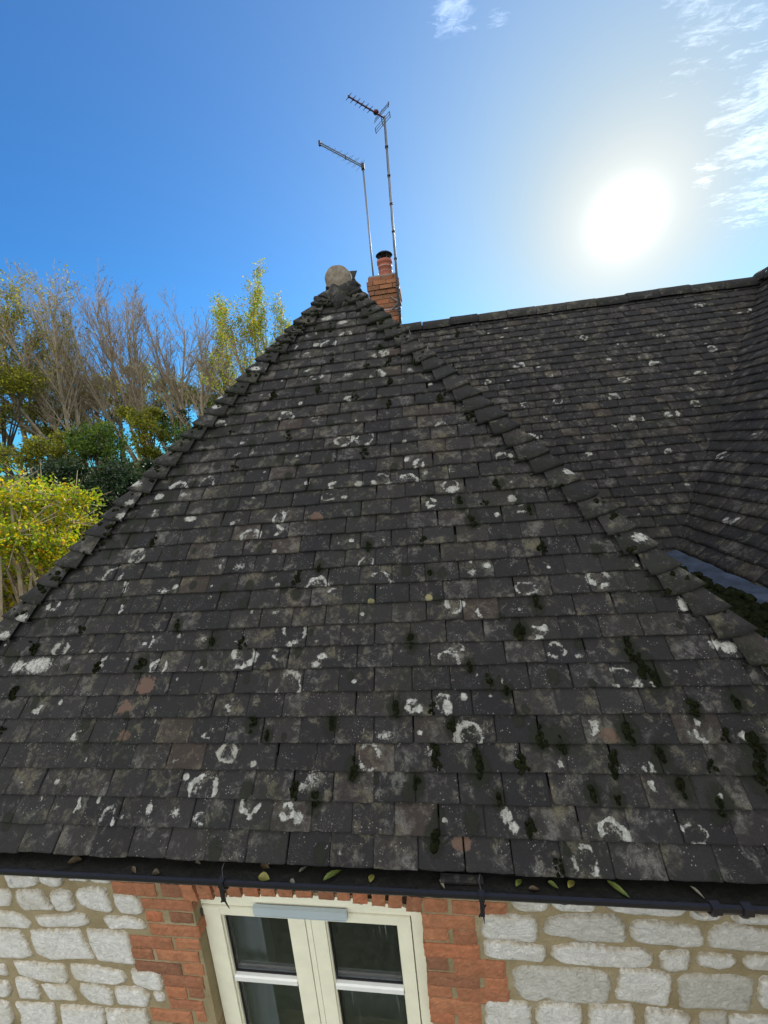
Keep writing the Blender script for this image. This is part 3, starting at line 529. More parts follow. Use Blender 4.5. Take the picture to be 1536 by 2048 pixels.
# the front wing, slope facing right (towards the valley)
slope('roof', house, (HX1, 0, EZ), (0, 1, 0), (-CS, 0, SN), 38,
      lambda v: (EY+v*CS, RY+.3),
      lambda u, v: (u > EY+v*CS+.005) & (u < RY+AX-(HX1-v*CS)+.06) & (v > .5),
      lambda r: (5, 4), 23, far_extra(.1, .06))
# the front wing, slope facing left
slope('roof', house, (HX0, 0, EZ), (0, -1, 0), (CS, 0, SN), 38,
      lambda v: (-7.4, -(EY+v*CS)),
      lambda u, v: (-u > EY+v*CS+.005),
      lambda r: (5, 4), 24, far_extra(.1, .06))
# plain rear slopes and decks below every slope
NB = 2*RY-MY0
b = MB(); dn = .05
b.poly([(AX, RY+.02, RZ-.01), (AX+.01, RY+.02, RZ-.01), (6.6, RY+.02, RZ-.01), (6.6, NB, EZ), (AX, NB, EZ)], (0, .4, 0, 0))
b.poly([(AX, AY, RZ-.01), (AX, NB, RZ-.01), (AX+(NB-RY)*.0+2.37, NB, EZ), (AX+.02, RY, RZ-.01)], (0, .4, 0, 0))
b.poly([(WX, -.55, RZ-.02), (2*WX-WE, -.55, EZ), (2*WX-WE, RY, EZ), (WX, RY, RZ-.02)], (0, .5, 0, 0))
b.poly([(WX, MY0+1.0, EZ+1.0*TN), (6.6, MY0, EZ), (6.6, RY, RZ-.01), (WX, RY, RZ-.01)], (0, .5, 0, 0))
b.build('roof', M_TILE, house)
b = MB()
def deck(pts, nrm):
    nrm = Vector(nrm); b.poly([tuple(Vector(p)-nrm*dn) for p in pts])
deck([(HX0, EY, EZ), (HX1, EY, EZ), (AX, AY, AZ)], (0, -SN, CS))
deck([(RY+AX-MY0, MY0, EZ), (WE, MY0, EZ), (WX, RY, RZ), (AX, RY, RZ)], (0, -SN, CS))
deck([(WE, -.55, EZ), (WX, -.55, RZ), (WX, RY, RZ), (WE, MY0, EZ)], (-SN, 0, CS))
deck([(HX1, EY, EZ), (HX1, RY+AX-HX1, EZ), (AX, RY, AZ), (AX, AY, AZ)], (SN, 0, CS))
deck([(HX0, EY, EZ), (AX, AY, AZ), (AX, NB, AZ), (HX0, NB, EZ)], (-SN, 0, CS))
b.build('roof_deck', M_UNDER, house)

# --- bonnet tiles down both hips
def bonnets(side, seed):
    rng = np.random.default_rng(seed); b = MB()
    e1 = np.array([side*-1.0, 0, 0])                     # into the hip face
    e2 = np.array([0, 1.0, 0])                           # into the side slope
    A_ = np.array([AX, AY, AZ]); Cn = np.array([AX+side*(AY-EY), EY, EZ]); Hd = A_-Cn; HL = np.linalg.norm(Hd); Hd /= HL
    N1 = np.array([0, -SN, CS]); N2 = np.array([side*SN, 0, CS]); NN = (N1+N2); NN /= np.linalg.norm(NN)
    nrow = int(HL/(GA*HL/((AY-EY)/CS)))
    step = HL/((AY-EY)/CS)*GA
    nS, nT = 16, 7
    for r in range(1, nrow+1):
        rnd = rng.random(); j = rng.normal(0, .006); wj = rng.normal(0, .006); lj = abs(rng.normal(0, .003)); twist = rng.normal(0, .02)
        s0 = (r-.10)*step+j; L = step*1.35
        ss = np.linspace(-1, 1, nS+1); tt = np.linspace(0, 1, nT+1)
        SSg, TTg = np.meshgrid(ss, tt)
        wid = (.140+wj*1.6)*(1-.42*TTg)
        arm = np.abs(SSg)*wid
        crown = np.exp(-(SSg/.27)**2)
        lift = (.031+lj*1.4)*(1-TTg)**1.1+.020
        along = s0+TTg*L+.003*np.sin(SSg*5+rnd*20)*(1-TTg)
        Pm = Cn+along[..., None]*Hd
        # wings run level, in line with the tile courses, and fall a little towards their tips
        dirm = np.where(SSg[..., None] < 0, e1, e2)
        vdn = np.where(SSg[..., None] < 0, np.array([0, -CS, -SN]), np.array([side*CS, 0, -SN]))
        nrm = np.where(SSg[..., None] < 0, N1, N2)
        aS = np.abs(SSg)
        hh = (lift*.72*(1-.62*aS**.8)+.006)
        P = Pm+dirm*(arm*(1-.10*crown))[..., None]+vdn*((.012-.020*(1-aS)**2)*(1-TTg))[..., None]+nrm*(hh*(1-crown))[..., None]+NN*(lift*.80*crown)[..., None]
        P += twist*dirm*(TTg*.05)[..., None]
        idx = np.arange((nS+1)*(nT+1)).reshape(nT+1, nS+1)
        Fq = np.stack([idx[:-1, :-1], idx[:-1, 1:], idx[1:, 1:], idx[1:, :-1]], -1).reshape(-1, 4)
        if side < 0: Fq = Fq[:, ::-1]
        top = P.reshape(-1, 3)
        ring = idx[0, :]; low = top[ring]-NN*.017; k = len(top)
        sk = [((k+i), (k+i+1), ring[i+1], ring[i]) for i in range(nS)]
        # mortar bed under the tail
        inn = top[ring]-NN*.042+Hd*.012
        sk2 = [(k+nS+1+i, k+nS+2+i, k+i+1, k+i) for i in range(nS)]
        if side < 0: sk = [f[::-1] for f in sk]; sk2 = [f[::-1] for f in sk2]
        lr = np.zeros(len(top))
        if rng.random() < .22:
            cx_, cy_ = rng.uniform(-.9, .2), rng.uniform(.1, .5); lr = np.clip(1.15-np.sqrt(((SSg-cx_)/.3)**2+((TTg-cy_)/.22)**2)*.8, 0, .9).ravel()
        col = np.stack([lr, np.full(len(top), rnd), np.zeros(len(top)), np.clip(.55+.5*np.abs(SSg)-.9*TTg, 0, .55).ravel()*(rng.random() < .5)], 1)
        b.add(np.concatenate([top, low, inn]), list(map(tuple, Fq))+sk+sk2, np.concatenate([col, col[ring], col[ring]]))
    return b.build('hip_tiles', M_BONNET, roof, True)
bonnets(1, 31); bonnets(-1, 32)

# --- ridge tiles
def ridge(p0, p1, rad_, seed, step=.30):
    rng = np.random.default_rng(seed); p0, p1 = np.array(p0, float), np.array(p1, float); d = p1-p0; L = np.linalg.norm(d); d /= L
    side = np.cross(d, (0, 0, 1)); b = MB(); k = int(L/step)
    for i in range(k+1):
        a = i*step; e = min(a+step-.006, L)
        if e-a < .05: break
        dz = rng.normal(0, .005); rr = rad_*rng.uniform(.97, 1.03); rnd = rng.random(); V_ = []; F_ = []; nn = 14
        for q_, t_ in enumerate((a, a+.01, (a+e)/2, e)):
            r2 = rr*(1.0 if q_ else .93)
            for j in range(nn+1):
                th = math.pi*j/nn*1.1-.05*math.pi
                V_.append(p0+d*t_+side*(math.cos(th)*r2)+np.array([0, 0, math.sin(th)*r2*.95-rad_*.62+dz+rng.normal(0, .0012)]))
        for q_ in range(3):
            for j in range(nn): F_.append((q_*(nn+1)+j, q_*(nn+1)+j+1, (q_+1)*(nn+1)+j+1, (q_+1)*(nn+1)+j))
        b.add(V_, F_, (0, rnd, 0, 0))
    return b
ridge((AX, RY, RZ-.005), (6.5, RY, RZ-.015), .10, 41, .33).build('ridge_tiles', M_BONNET, house, True)
ridge((AX, AY+.05, AZ+.035), (AX, RY, AZ+.035), .12, 42).build('ridge_tiles', M_BONNET, house, True)
ridge((WX, -.5, RZ+.03), (WX, RY, RZ+.03), .115, 43).build('ridge_tiles', M_BONNET, house, True)
# round mortar-filled end of the ridge above the hip apex
b = MB(); rng = np.random.default_rng(5); cx, cy, cz = -.645, 3.405, 1.425; R0 = .112; nn = 40; V_ = []; F_ = []
prof = [(0, 0), (.35, .0), (.7, .001), (.90, .004), (.97, .012), (1.0, .03), (1.03, .10), (1.03, .24)]
for q_, (r_, y_) in enumerate(prof):
    for j in range(nn):
        th = 2*math.pi*j/nn; rr = R0*r_*(1+.02*math.sin(3*th+1)+.012*math.sin(7*th)); V_.append((cx+rr*math.cos(th), cy+y_, cz+rr*math.sin(th)*.97))
for q_ in range(len(prof)-1):
    for j in range(nn): F_.append((q_*nn+j, q_*nn+(j+1) % nn, (q_+1)*nn+(j+1) % nn, (q_+1)*nn+j))
b.add(V_, F_, (0, .95, 0, 0)); 
def endcap_mat():
    m, t = material('lichened_ridge_end')
    n = t.noise(t.P, 26, 5, .7); n2 = t.noise(t.P, 90, 5, .75)
    cc = t.colramp(n, [(.32, (.12, .12, .09)), (.5, (.19, .15, .12)), (.68, (.27, .26, .21))])
    cc = t.mix(t.ramp(n2, .52, .66, 0, .7), cc, (.10, .105, .06))
    t.put(t.b.inputs['Base Color'], cc); t.b.inputs['Roughness'].default_value = .95; bump(t, n2, .006); return m
rc = b.build('ridge_end', endcap_mat(), roof, True)
# mortar and moss saddle below it
def lump(b, c_, r, rng, flat=(1, 1, 1), col=None, sub=(12, 8), amp=.22, Nv=None):
    V_ = []; F_ = []; nu, nv = sub
    ph = rng.uniform(0, 6.3, 6)
    for i in range(nv+1):
        la = -math.pi/2+math.pi*i/nv
        for j in range(nu):
            lo = 2*math.pi*j/nu; d = np.array([math.cos(la)*math.cos(lo), math.cos(la)*math.sin(lo), math.sin(la)])
            k = 1+amp*(math.sin(3*d[0]*2+ph[0])*math.sin(4*d[1]+ph[1])+.6*math.sin(7*d[2]+ph[2]+5*d[0]))+rng.normal(0, amp*.18)
            V_.append(d*r*k*np.array(flat))
    V_ = np.array(V_)
    if Nv is not None:
        Uv, Vv, Nn = Nv; V_ = V_[:, :1]*Uv+V_[:, 1:2]*Vv+V_[:, 2:3]*Nn
    V_ = V_+np.array(c_)
    for i in range(nv):
        for j in range(nu): F_.append((i*nu+j, i*nu+(j+1) % nu, (i+1)*nu+(j+1) % nu, (i+1)*nu+j))
    b.add(V_, F_, col)
b = MB(); rng = np.random.default_rng(6)
for (x, y, z, r) in [(-.66, 3.42, 1.27, .12), (-.56, 3.42, 1.31, .09), (-.75, 3.43, 1.27, .09), (-.50, 3.44, 1.25, .08), (-.80, 3.42, 1.20, .08), (-.52, 3.40, 1.345, .05), (-.63, 3.36, 1.20, .09)]:
    lump(b, (x, y, z), r, rng, (1.2, .8, .8), (0, rng.random(), 0, 0), (18, 12), .16)
b.build('apex_mortar', M_BONNET, roof, True)

# --- moss cushions in the joints of the front slope
Uv, Vv, Nn = np.array([1., 0, 0]), np.array([0, CS, SN]), np.array([0, -SN, CS])
b = MB(); rng = np.random.default_rng(77)
def moss_at(u, v, r, el=1.0):
    c_ = np.array([0, EY, EZ])+u*Uv+v*Vv-Nn*.001
    ru, rv_ = r*rng.uniform(.8, 1.2), r*rng.uniform(.8, 1.3)*el
    lump(b, c_+Nn*.0, 1.0, rng, (ru*1.15, rv_*1.15, r*.24+.003), (0, 0, 0, 0), (10, 7), .20, (Uv, Vv, Nn))
    for q_ in range(int(26*min(1, r/.02))):       # shoots
        a, s_ = rng.uniform(0, 6.28), rng.uniform(0, 1)**.5
        p = c_+Uv*math.cos(a)*s_*ru*1.1+Vv*math.sin(a)*s_*rv_*1.1+Nn*r*.55*math.sqrt(max(0, 1-s_*s_))
        d = (Nn+Uv*rng.normal(0, .5)+Vv*rng.normal(0, .5)); d /= np.linalg.norm(d); t_ = np.cross(d, Uv)*.0016; h_ = rng.uniform(.005, .012)
        b.add([p-t_, p+t_, p+d*h_], [(0, 1, 2)])
for r in range(0, 30):
    lo, hi = hip_range(r*GA); 
    for k in range(int((hi-lo)/TW)+1):
        u = X0-TW/2+TW*.5+(round((lo-X0)/TW)+k+.5*(r % 2))*TW
        if not lo+.05 < u < hi-.05: continue
        pr = .14+.20*(u > .1)*(r < 12)+.10*(r > 20)
        if rng.random() < pr*.50:
            s_ = rng.uniform(.006, .012)*(1.35 if rng.random() < .25 else 1)
            n_ = int(rng.integers(5, 13))
            for q_ in range(n_): moss_at(u+rng.normal(0, .013), r*GA+.006+q_*.007+rng.normal(0, .006), s_*rng.uniform(.45, .95), 1.1)
for (u, v, s_) in MOSS:
    for q_ in range(7): moss_at(u+rng.normal(0, s_*.35), v+rng.normal(0, s_*.9), s_*rng.uniform(.30, .55), 1.2)
mo = b.build('moss', M_MOSS, roof, True); tag(mo, kind='stuff')
b = MB()
A_ = np.array([AX, AY, AZ])
for sd in (-1, 1):
    Cn = np.array([AX+sd*(AY-EY), EY, EZ]); Hd = A_-Cn; HL = np.linalg.norm(Hd)
    for k in range(230 if sd < 0 else 70):
        t_ = rng.uniform(.12, .99) if rng.random() < .6 else rng.uniform(.75, .995)
        p = Cn+Hd*t_; u = p[0]+(-sd)*abs(rng.normal(.03, .06)); v = (p[1]-EY)/CS-rng.uniform(-.02, .03)
        r_ = rng.uniform(.005, .011)
        c_ = np.array([0, EY, EZ])+u*Uv+v*Vv+Nn*.024
        lump(b, c_, 1.0, rng, (r_*1.5, r_*1.4, r_*.8), (0, 0, 0, 0), (9, 6), .28, (Uv, Vv, Nn))
mo = b.build('moss', M_MOSS, roof, True); tag(mo, kind='stuff')

# --- lead valley gutter between the wings, with moss
b = MB(); xs = [1.22, 1.28, 1.34, 1.44, 1.55, 1.64, 1.69, 1.75, 1.81]; zs = [-.87, -.91, -.955, -.975, -.985, -.985, -.985, -.98, -.97]
ys = np.linspace(1.72, 3.10, 20); rg = np.random.default_rng(3)
V_ = [(x_, y_, z_+rg.normal(0, .003)) for y_ in ys for x_, z_ in zip(xs, zs)]
m_ = len(xs); b.add(V_, [(i*m_+j, i*m_+j+1, (i+1)*m_+j+1, (i+1)*m_+j) for i in range(len(ys)-1) for j in range(m_-1)])
vg = b.build('valley_gutter', M_LEAD, house, True)
b = MB()
for k in range(170):
    y_ = rg.uniform(1.75, 3.05); x_ = 1.36+min(.27, abs(rg.normal(0, .12))); lump(b, (x_, y_, -.975+rg.uniform(0, .02)), rg.uniform(.02, .045), rg, (1, 1.2, .7), None, (9, 6), .3)
mo = b.build('moss', M_MOSS, vg, True); tag(mo, kind='stuff')

# --- eaves gutter on the front
GYc, GR, GRZ = 1.166, .057, -1.528
gx0, gx1 = HX0-.02, HX1+.02
b = MB(); nn = 20; prof = []
for j in range(nn+1):
    th = math.pi+math.pi*j/nn; prof.append((GYc+GR*math.cos(th), GRZ+GR*math.sin(th)))
inner = [(GYc+(GR-.004)*math.cos(math.pi+math.pi*j/nn), GRZ+(GR-.004)*math.sin(math.pi+math.pi*j/nn)) for j in range(nn, -1, -1)]
loop = prof+[(GYc+GR+.003, GRZ+.005), (GYc+GR-.005, GRZ+.006)]+inner+[(GYc-GR+.006, GRZ+.006), (GYc-GR-.005, GRZ+.006), (GYc-GR-.005, GRZ-.008)]
L_ = len(loop); V_ = [(x_, y_, z_) for x_ in (gx0, -1.0, 0, 1.0, gx1) for y_, z_ in loop]
b.add(V_, [(i*L_+j, (i+1)*L_+j, (i+1)*L_+(j+1) % L_, i*L_+(j+1) % L_) for i in range(4) for j in range(L_)])
gut = b.build('gutter', M_PLASTIC, house)
b = MB(); xs = np.linspace(gx0+.01, gx1-.01, 240); ys = np.linspace(GYc-.050, GYc+.050, 7)
V_ = [(x_, y_, GRZ-.026+.003*math.sin(x_*13)+rg.normal(0, .0012)) for x_ in xs for y_ in ys]
b.add(V_, [(i*7+j, (i+1)*7+j, (i+1)*7+j+1, i*7+j+1) for i in range(239) for j in range(6)])
b.build('gutter_silt', M_SLUDGE, gut, True)
# side gutters
b = MB()
for gx in (HX0, ):
    V_ = [(gx-.0+dy*-1+.0-(GYc-EY)*0, y_, z_) for y_ in (EY, NB) for dy, z_ in [(a-GYc, c2) for a, c2 in prof+inner]]
    L2 = len(prof+inner); b.add(V_, [(j, L2+j, L2+(j+1) % L2, (j+1) % L2) for j in range(L2)])
b.build('gutter', M_PLASTIC, house)
# brackets and a union clip
def bracket(x, big=False):
    b = MB(); y0 = GYc-GR
    if big:
        for dx in (-.045, .045):
            b.tube([(x+dx, y0+GR+GR*1.1*math.cos(a), GRZ+GR*1.1*math.sin(a)) for a in np.linspace(math.pi*.98, math.pi*2, 12)], .007, 6)
            b.box((x+dx-.014, y0-.012, GRZ-.014), (x+dx+.014, y0+.012, GRZ+.012))
        V_ = [(xx, GYc+GR*1.07*math.cos(a), GRZ+GR*1.07*math.sin(a)) for xx in (x-.055, x+.055) for a in np.linspace(math.pi, math.pi*2, 12)]
        b.add(V_, [(i, 12+i, 13+i, i+1) for i in range(11)])
    else:
        b.tube([(x, GYc+GR*1.12*math.cos(a), GRZ+GR*1.12*math.sin(a)) for a in np.linspace(math.pi*.97, math.pi*2, 12)], .0065, 6)
        b.box((x-.010, y0-.012, GRZ-.010), (x+.010, y0+.010, GRZ+.013))
        b.box((x-.0075, y0-.010, GRZ-.075), (x+.0075, y0-.004, GRZ-.008))             # strap hanging from the rim
        b.tube([(x, y0-.004, GRZ-.07), (x+.004, y0+.0, GRZ-.10), (x+.006, y0+.006, GRZ-.125)], [.0035, .0025, .0015], 6)
        b.tube([(x-.012, y0-.006, GRZ-.080), (x+.012, y0-.006, GRZ-.030)], .003, 6)
        b.tube([(x+.0, y0+.01, GRZ+.010), (x-.004, y0+.022, GRZ+.035), (x+.002, y0+.03, GRZ+.05)], [.003, .003, .001], 6)
    b.build('union_clip' if big else 'bracket', M_PLASTIC, gut)
bracket(-.885); bracket(.062); bracket(-2.0); bracket(1.5); bracket(.835, True)

# ---------------------------------------------------------------- front wall
WY = 1.30; WXL, WXR = -2.86, 1.60; OX0, OX1 = -1.205, -.172        # opening
b = MB()
zt = -1.42
def wallq(x0, x1, z0, z1, y=WY+.004): b.box((x0, y, z0), (x1, y+.28, z1))
wallq(WXL, OX0, GZ, zt); wallq(OX1, WXR, GZ, zt); wallq(OX0, OX1, GZ, -3.02); wallq(OX0, OX1, -1.80, zt)
# side and back walls of the wing, and of the two other ranges
b.box((WXL, WY+.29, GZ), (WXL+.28, NB, zt)); b.box((WXR-.28, WY+.29, GZ), (WXR, MY0+.1, zt-.02)); b.box((WXL+.28, NB-.4, GZ), (6.5, NB-.12, zt))
b.box((WE+.14, -.40, GZ), (WE+.42, MY0+.12, zt-.02)); b.box((2*WX-WE-.42, -.40, GZ), (2*WX-WE-.14, MY0, zt-.02)); b.box((WE+.42, -.40, GZ), (2*WX-WE-.42, -.12, zt))
b.poly([(WE+.14, -.40, zt), (2*WX-WE-.14, -.40, zt), (WX, -.40, RZ-.12)]); b.poly([(6.4, MY0+.14, zt), (6.4, NB-.14, zt), (6.4, RY, RZ-.12)])
b.poly([(WXL+.14, NB-.11, zt), (WXR+.5, NB-.11, zt), (AX, NB-.11, RZ-.12)])
wall_o = b.build('wall', M_MORTAR, house)
# soffit board behind the gutter
b = MB(); b.box((WXL, EY+.075, EZ-.075), (WXR, EY+.095, EZ+.035)); b.box((WXL, EY+.095, EZ-.073), (WXR, WY+.003, EZ-.058)); b.build('fascia', M_PLASTIC, house)

def stone(b, poly, rng, y=WY, raise_=.010):
    P = np.array(poly, float); c_ = P.mean(0); n = len(P)
    # resample with rounded corners then roughen
    pts = []
    for i in range(n):
        a0, p, a1 = P[i-1], P[i], P[(i+1) % n]
        l0 = min(.013, .42*np.linalg.norm(a0-p)); l1 = min(.013, .42*np.linalg.norm(a1-p))
        q0 = p+(a0-p)/max(1e-6, np.linalg.norm(a0-p))*l0; q1 = p+(a1-p)/max(1e-6, np.linalg.norm(a1-p))*l1
        for t_ in (0, .33, .67, 1): pts.append((1-t_)**2*q0+2*t_*(1-t_)*p+t_*t_*q1)
    pts = np.array(pts); seg = np.roll(pts, -1, 0)-pts; Ls = np.linalg.norm(seg, axis=1); tot = Ls.sum(); m_ = max(24, int(tot/.0055))
    cum = np.concatenate([[0], np.cumsum(Ls)]); out = []
    for s_ in np.linspace(0, tot, m_, endpoint=False):
        i = min(np.searchsorted(cum, s_, 'right')-1, len(pts)-1); out.append(pts[i]+seg[i]*((s_-cum[i])/max(Ls[i], 1e-9)))
    R = np.array(out); c_ = R.mean(0); d = R-c_; dl = np.linalg.norm(d, axis=1)[:, None]; nr = d/dl
    jit = rng.normal(0, 1, m_); jit = (jit+np.roll(jit, 1))/1.4; big = rng.normal(0, 1, m_); k = 5
    big = np.convolve(np.concatenate([big, big, big]), np.ones(k)/k, 'same')[m_:2*m_]
    R = R+nr*(.0035+jit*.0017+big*.0040)[:, None]
    rings = [(0, -.004, 0), (0, .004, 1), (.004, .0085, .8), (.010, .0115, .25), (.024, .0125, 0)]
    V_ = []; colr = []; rnd = rng.random(); lift = rng.uniform(-.003, .004)
    for (ins, h, rr) in rings:
        f = np.clip(1-ins/dl, .25, 1)
        Q = c_+d*f; hh = h*raise_/.012+(lift if h > 0 else 0)
        if ins == 0: Q = R
        for (x_, z_) in Q: V_.append((x_, y-hh-rng.normal(0, .0003)*(h > .005), z_)); colr.append((rr, rnd, 0, 0))
    for s_ in (.6, .3):
        for (x_, z_) in c_+d*s_*np.clip(1-.03/dl, .25, 1): V_.append((x_, y-raise_*1.10-lift-rng.normal(0, .0003), z_)); colr.append((0, rnd, 0, 0))
    V_.append((c_[0], y-raise_*1.2-lift, c_[1])); colr.append((0, rnd, 0, 0))
    K = len(rings)+2; F_ = []
    orient = np.sum(R[:, 0]*np.roll(R[:, 1], -1)-np.roll(R[:, 0], -1)*R[:, 1]) > 0
    for k in range(K-1):
        for i in range(m_):
            f = (k*m_+i, k*m_+(i+1) % m_, (k+1)*m_+(i+1) % m_, (k+1)*m_+i); F_.append(f if orient else f[::-1])
    for i in range(m_):
        f = ((K-1)*m_+i, (K-1)*m_+(i+1) % m_, K*m_); F_.append(f if orient else f[::-1])
    b.add(V_, F_, np.array(colr))
b = MB(); rng = np.random.default_rng(99)
for p in STONES: stone(b, p, rng, WY+.004)
# courses of rubble beyond the traced part
def rubble(x0, x1, z0, z1):
    z = z1
    while z > z0+.05:
        h = rng.uniform(.09, .19); x = x0+rng.uniform(0, .03)
        while x < x1-.06:
            w_ = rng.uniform(.12, .34); e = min(x+w_, x1)
            if e-x > .06:
                j = lambda s_=.010: rng.normal(0, s_)
                zb = max(z-h, z0); 
                stone(b, [(x+j(), z-.01+j()), ((x+e)/2, z+j(.006)), (e-.022+j(), z-.008+j()), (e-.016+j(), (z+zb)/2), (e-.022+j(), zb+.02+j()), ((x+e)/2, zb+.014+j(.005)), (x+j(), zb+.02+j())], rng, WY+.004)
            x = e
        z -= h
rubble(WXL+.02, -2.51, GZ, -1.60); rubble(-2.51, -1.60, GZ, -2.81); rubble(1.16, WXR-.02, GZ, -1.60); rubble(.20, 1.16, GZ, -2.49)
rubble(-1.60, .18, GZ, -3.32); rubble(-2.50, -2.30, -2.12, -1.78); rubble(-2.50, -2.41, -2.40, -2.13); rubble(-2.51, -1.62, -1.755, -1.60); rubble(.2, 1.16, -1.775, -1.60)
wb = b.build('limewashed_stones', M_STONE, wall_o, True)
# bricks round the window
b = MB(); rng = np.random.default_rng(55)
def brick(b, x0, x1, z0, z1, y0=WY-.002, dep=.10, rr=None):
    x0 += rng.normal(0, .0015); x1 += rng.normal(0, .0015); z0 += rng.normal(0, .001); z1 += rng.normal(0, .001); c_ = .0035; y0 = y0+rng.normal(0, .001)
    nx = max(3, int((x1-x0)/.012)); nz = max(3, int((z1-z0)/.012))
    xs = np.linspace(x0, x1, nx+1); zs = np.linspace(z0, z1, nz+1); V_ = []
    for i, z_ in enumerate(zs):
        for j, x_ in enumerate(xs):
            ed = (i in (0, nz))+(j in (0, nx)); V_.append((x_+rng.normal(0, .0009), y0+(.0035 if ed else 0)+rng.normal(0, .0006), z_+rng.normal(0, .0009)))
    F_ = [(i*(nx+1)+j, i*(nx+1)+j+1, (i+1)*(nx+1)+j+1, (i+1)*(nx+1)+j) for i in range(nz) for j in range(nx)]
    rnd = rng.random() if rr is None else rr; k = len(V_)
    ring = [j for j in range(nx+1)]+[i*(nx+1)+nx for i in range(1, nz+1)]+[nz*(nx+1)+j for j in range(nx-1, -1, -1)]+[i*(nx+1) for i in range(nz-1, 0, -1)]
    V_ += [(V_[i][0], y0+dep, V_[i][2]) for i in ring]; m_ = len(ring)
    F_ += [(ring[i], k+i, k+(i+1) % m_, ring[(i+1) % m_]) for i in range(m_)]
    b.add(V_, F_, (0, rnd, 0, 0))
for (x0, x1, z0, z1) in BRICKS: brick(b, x0, x1, z0, z1)
z = -2.64; r = 0
while z > -3.3:        # more courses below the traced ones
    for xa, xb in (((-1.56, -1.345), (-1.33, OX0)) if r % 2 else ((-1.44, OX0), )): brick(b, xa, xb, z-.065, z)
    for xa, xb in (((-.17, -.072), (-.057, .045)) if r % 2 else ((-.17, .045), (.06, .16))): brick(b, xa, xb, z+.15-.065, z+.15)
    z -= .0745; r += 1
def intr(x):            # segmental arch intrados
    t_ = (x-(OX0+OX1)/2)/((OX1-OX0)/2); return -1.850-.046*t_*t_
SJ = [-1.238, -1.165, -1.089, -1.023, -.949, -.872, -.796, -.712, -.611, -.534, -.466, -.391, -.317, -.247, -.171]
for i in range(len(SJ)-1):
    x0, x1 = SJ[i]+.006, SJ[i+1]-.007
    if x1-x0 > .075: x1 = x0+.070
    rr = rng.random(); k = len(SJ); zb0, zb1 = intr(x0), intr(x1); lean = ((x0+x1)/2-(OX0+OX1)/2)*.16
    n0 = b.n; brick(b, x0, x1, min(zb0, zb1), min(zb0, zb1)+.105, rr=rr, dep=.11)
    V_ = b.v[-1]; zz0 = V_[:, 2].min(); V_[:, 0] += lean*(V_[:, 2]-zz0)*2
b.build('brick_surround', M_BRICK, wall_o)
# mortar fillet squeezed along the arch and reveal
b = MB(); pts = []
xs = np.linspace(OX0, OX1, 90)
V_ = []
for x_ in xs:
    zi = intr(x_)-.004+rng.normal(0, .0022)
    V_ += [(x_, WY+.012, zi+.02), (x_, WY+.014, zi), (x_, WY+.16, zi+.0), (x_, WY+.16, zi+.03)]
b.add(V_, [(i*4+j, (i+1)*4+j, (i+1)*4+j+1, i*4+j+1) for i in range(89) for j in range(3)])
b.build('arch_mortar', M_MORTAR, wall_o)

# ---------------------------------------------------------------- window
FY = 1.355
b = MB(); fw = .045
fx0, fx1, fzb = -1.243, -.160, -3.02
b.box((fx0, FY, fzb), (-1.203, FY+.07, -1.84)); b.box((-.229, FY, fzb), (fx1, FY+.07, -1.84)); b.box((-1.203, FY+.002, -1.992), (-.229, FY+.07, -1.80)); b.box((-1.203, FY, fzb), (-.229, FY+.07, fzb+.05))
b.box((fx0-.0, FY-.06, fzb-.06), (fx1+.0, FY+.08, fzb-.002))
win = b.build('window', M_FRAME, house)
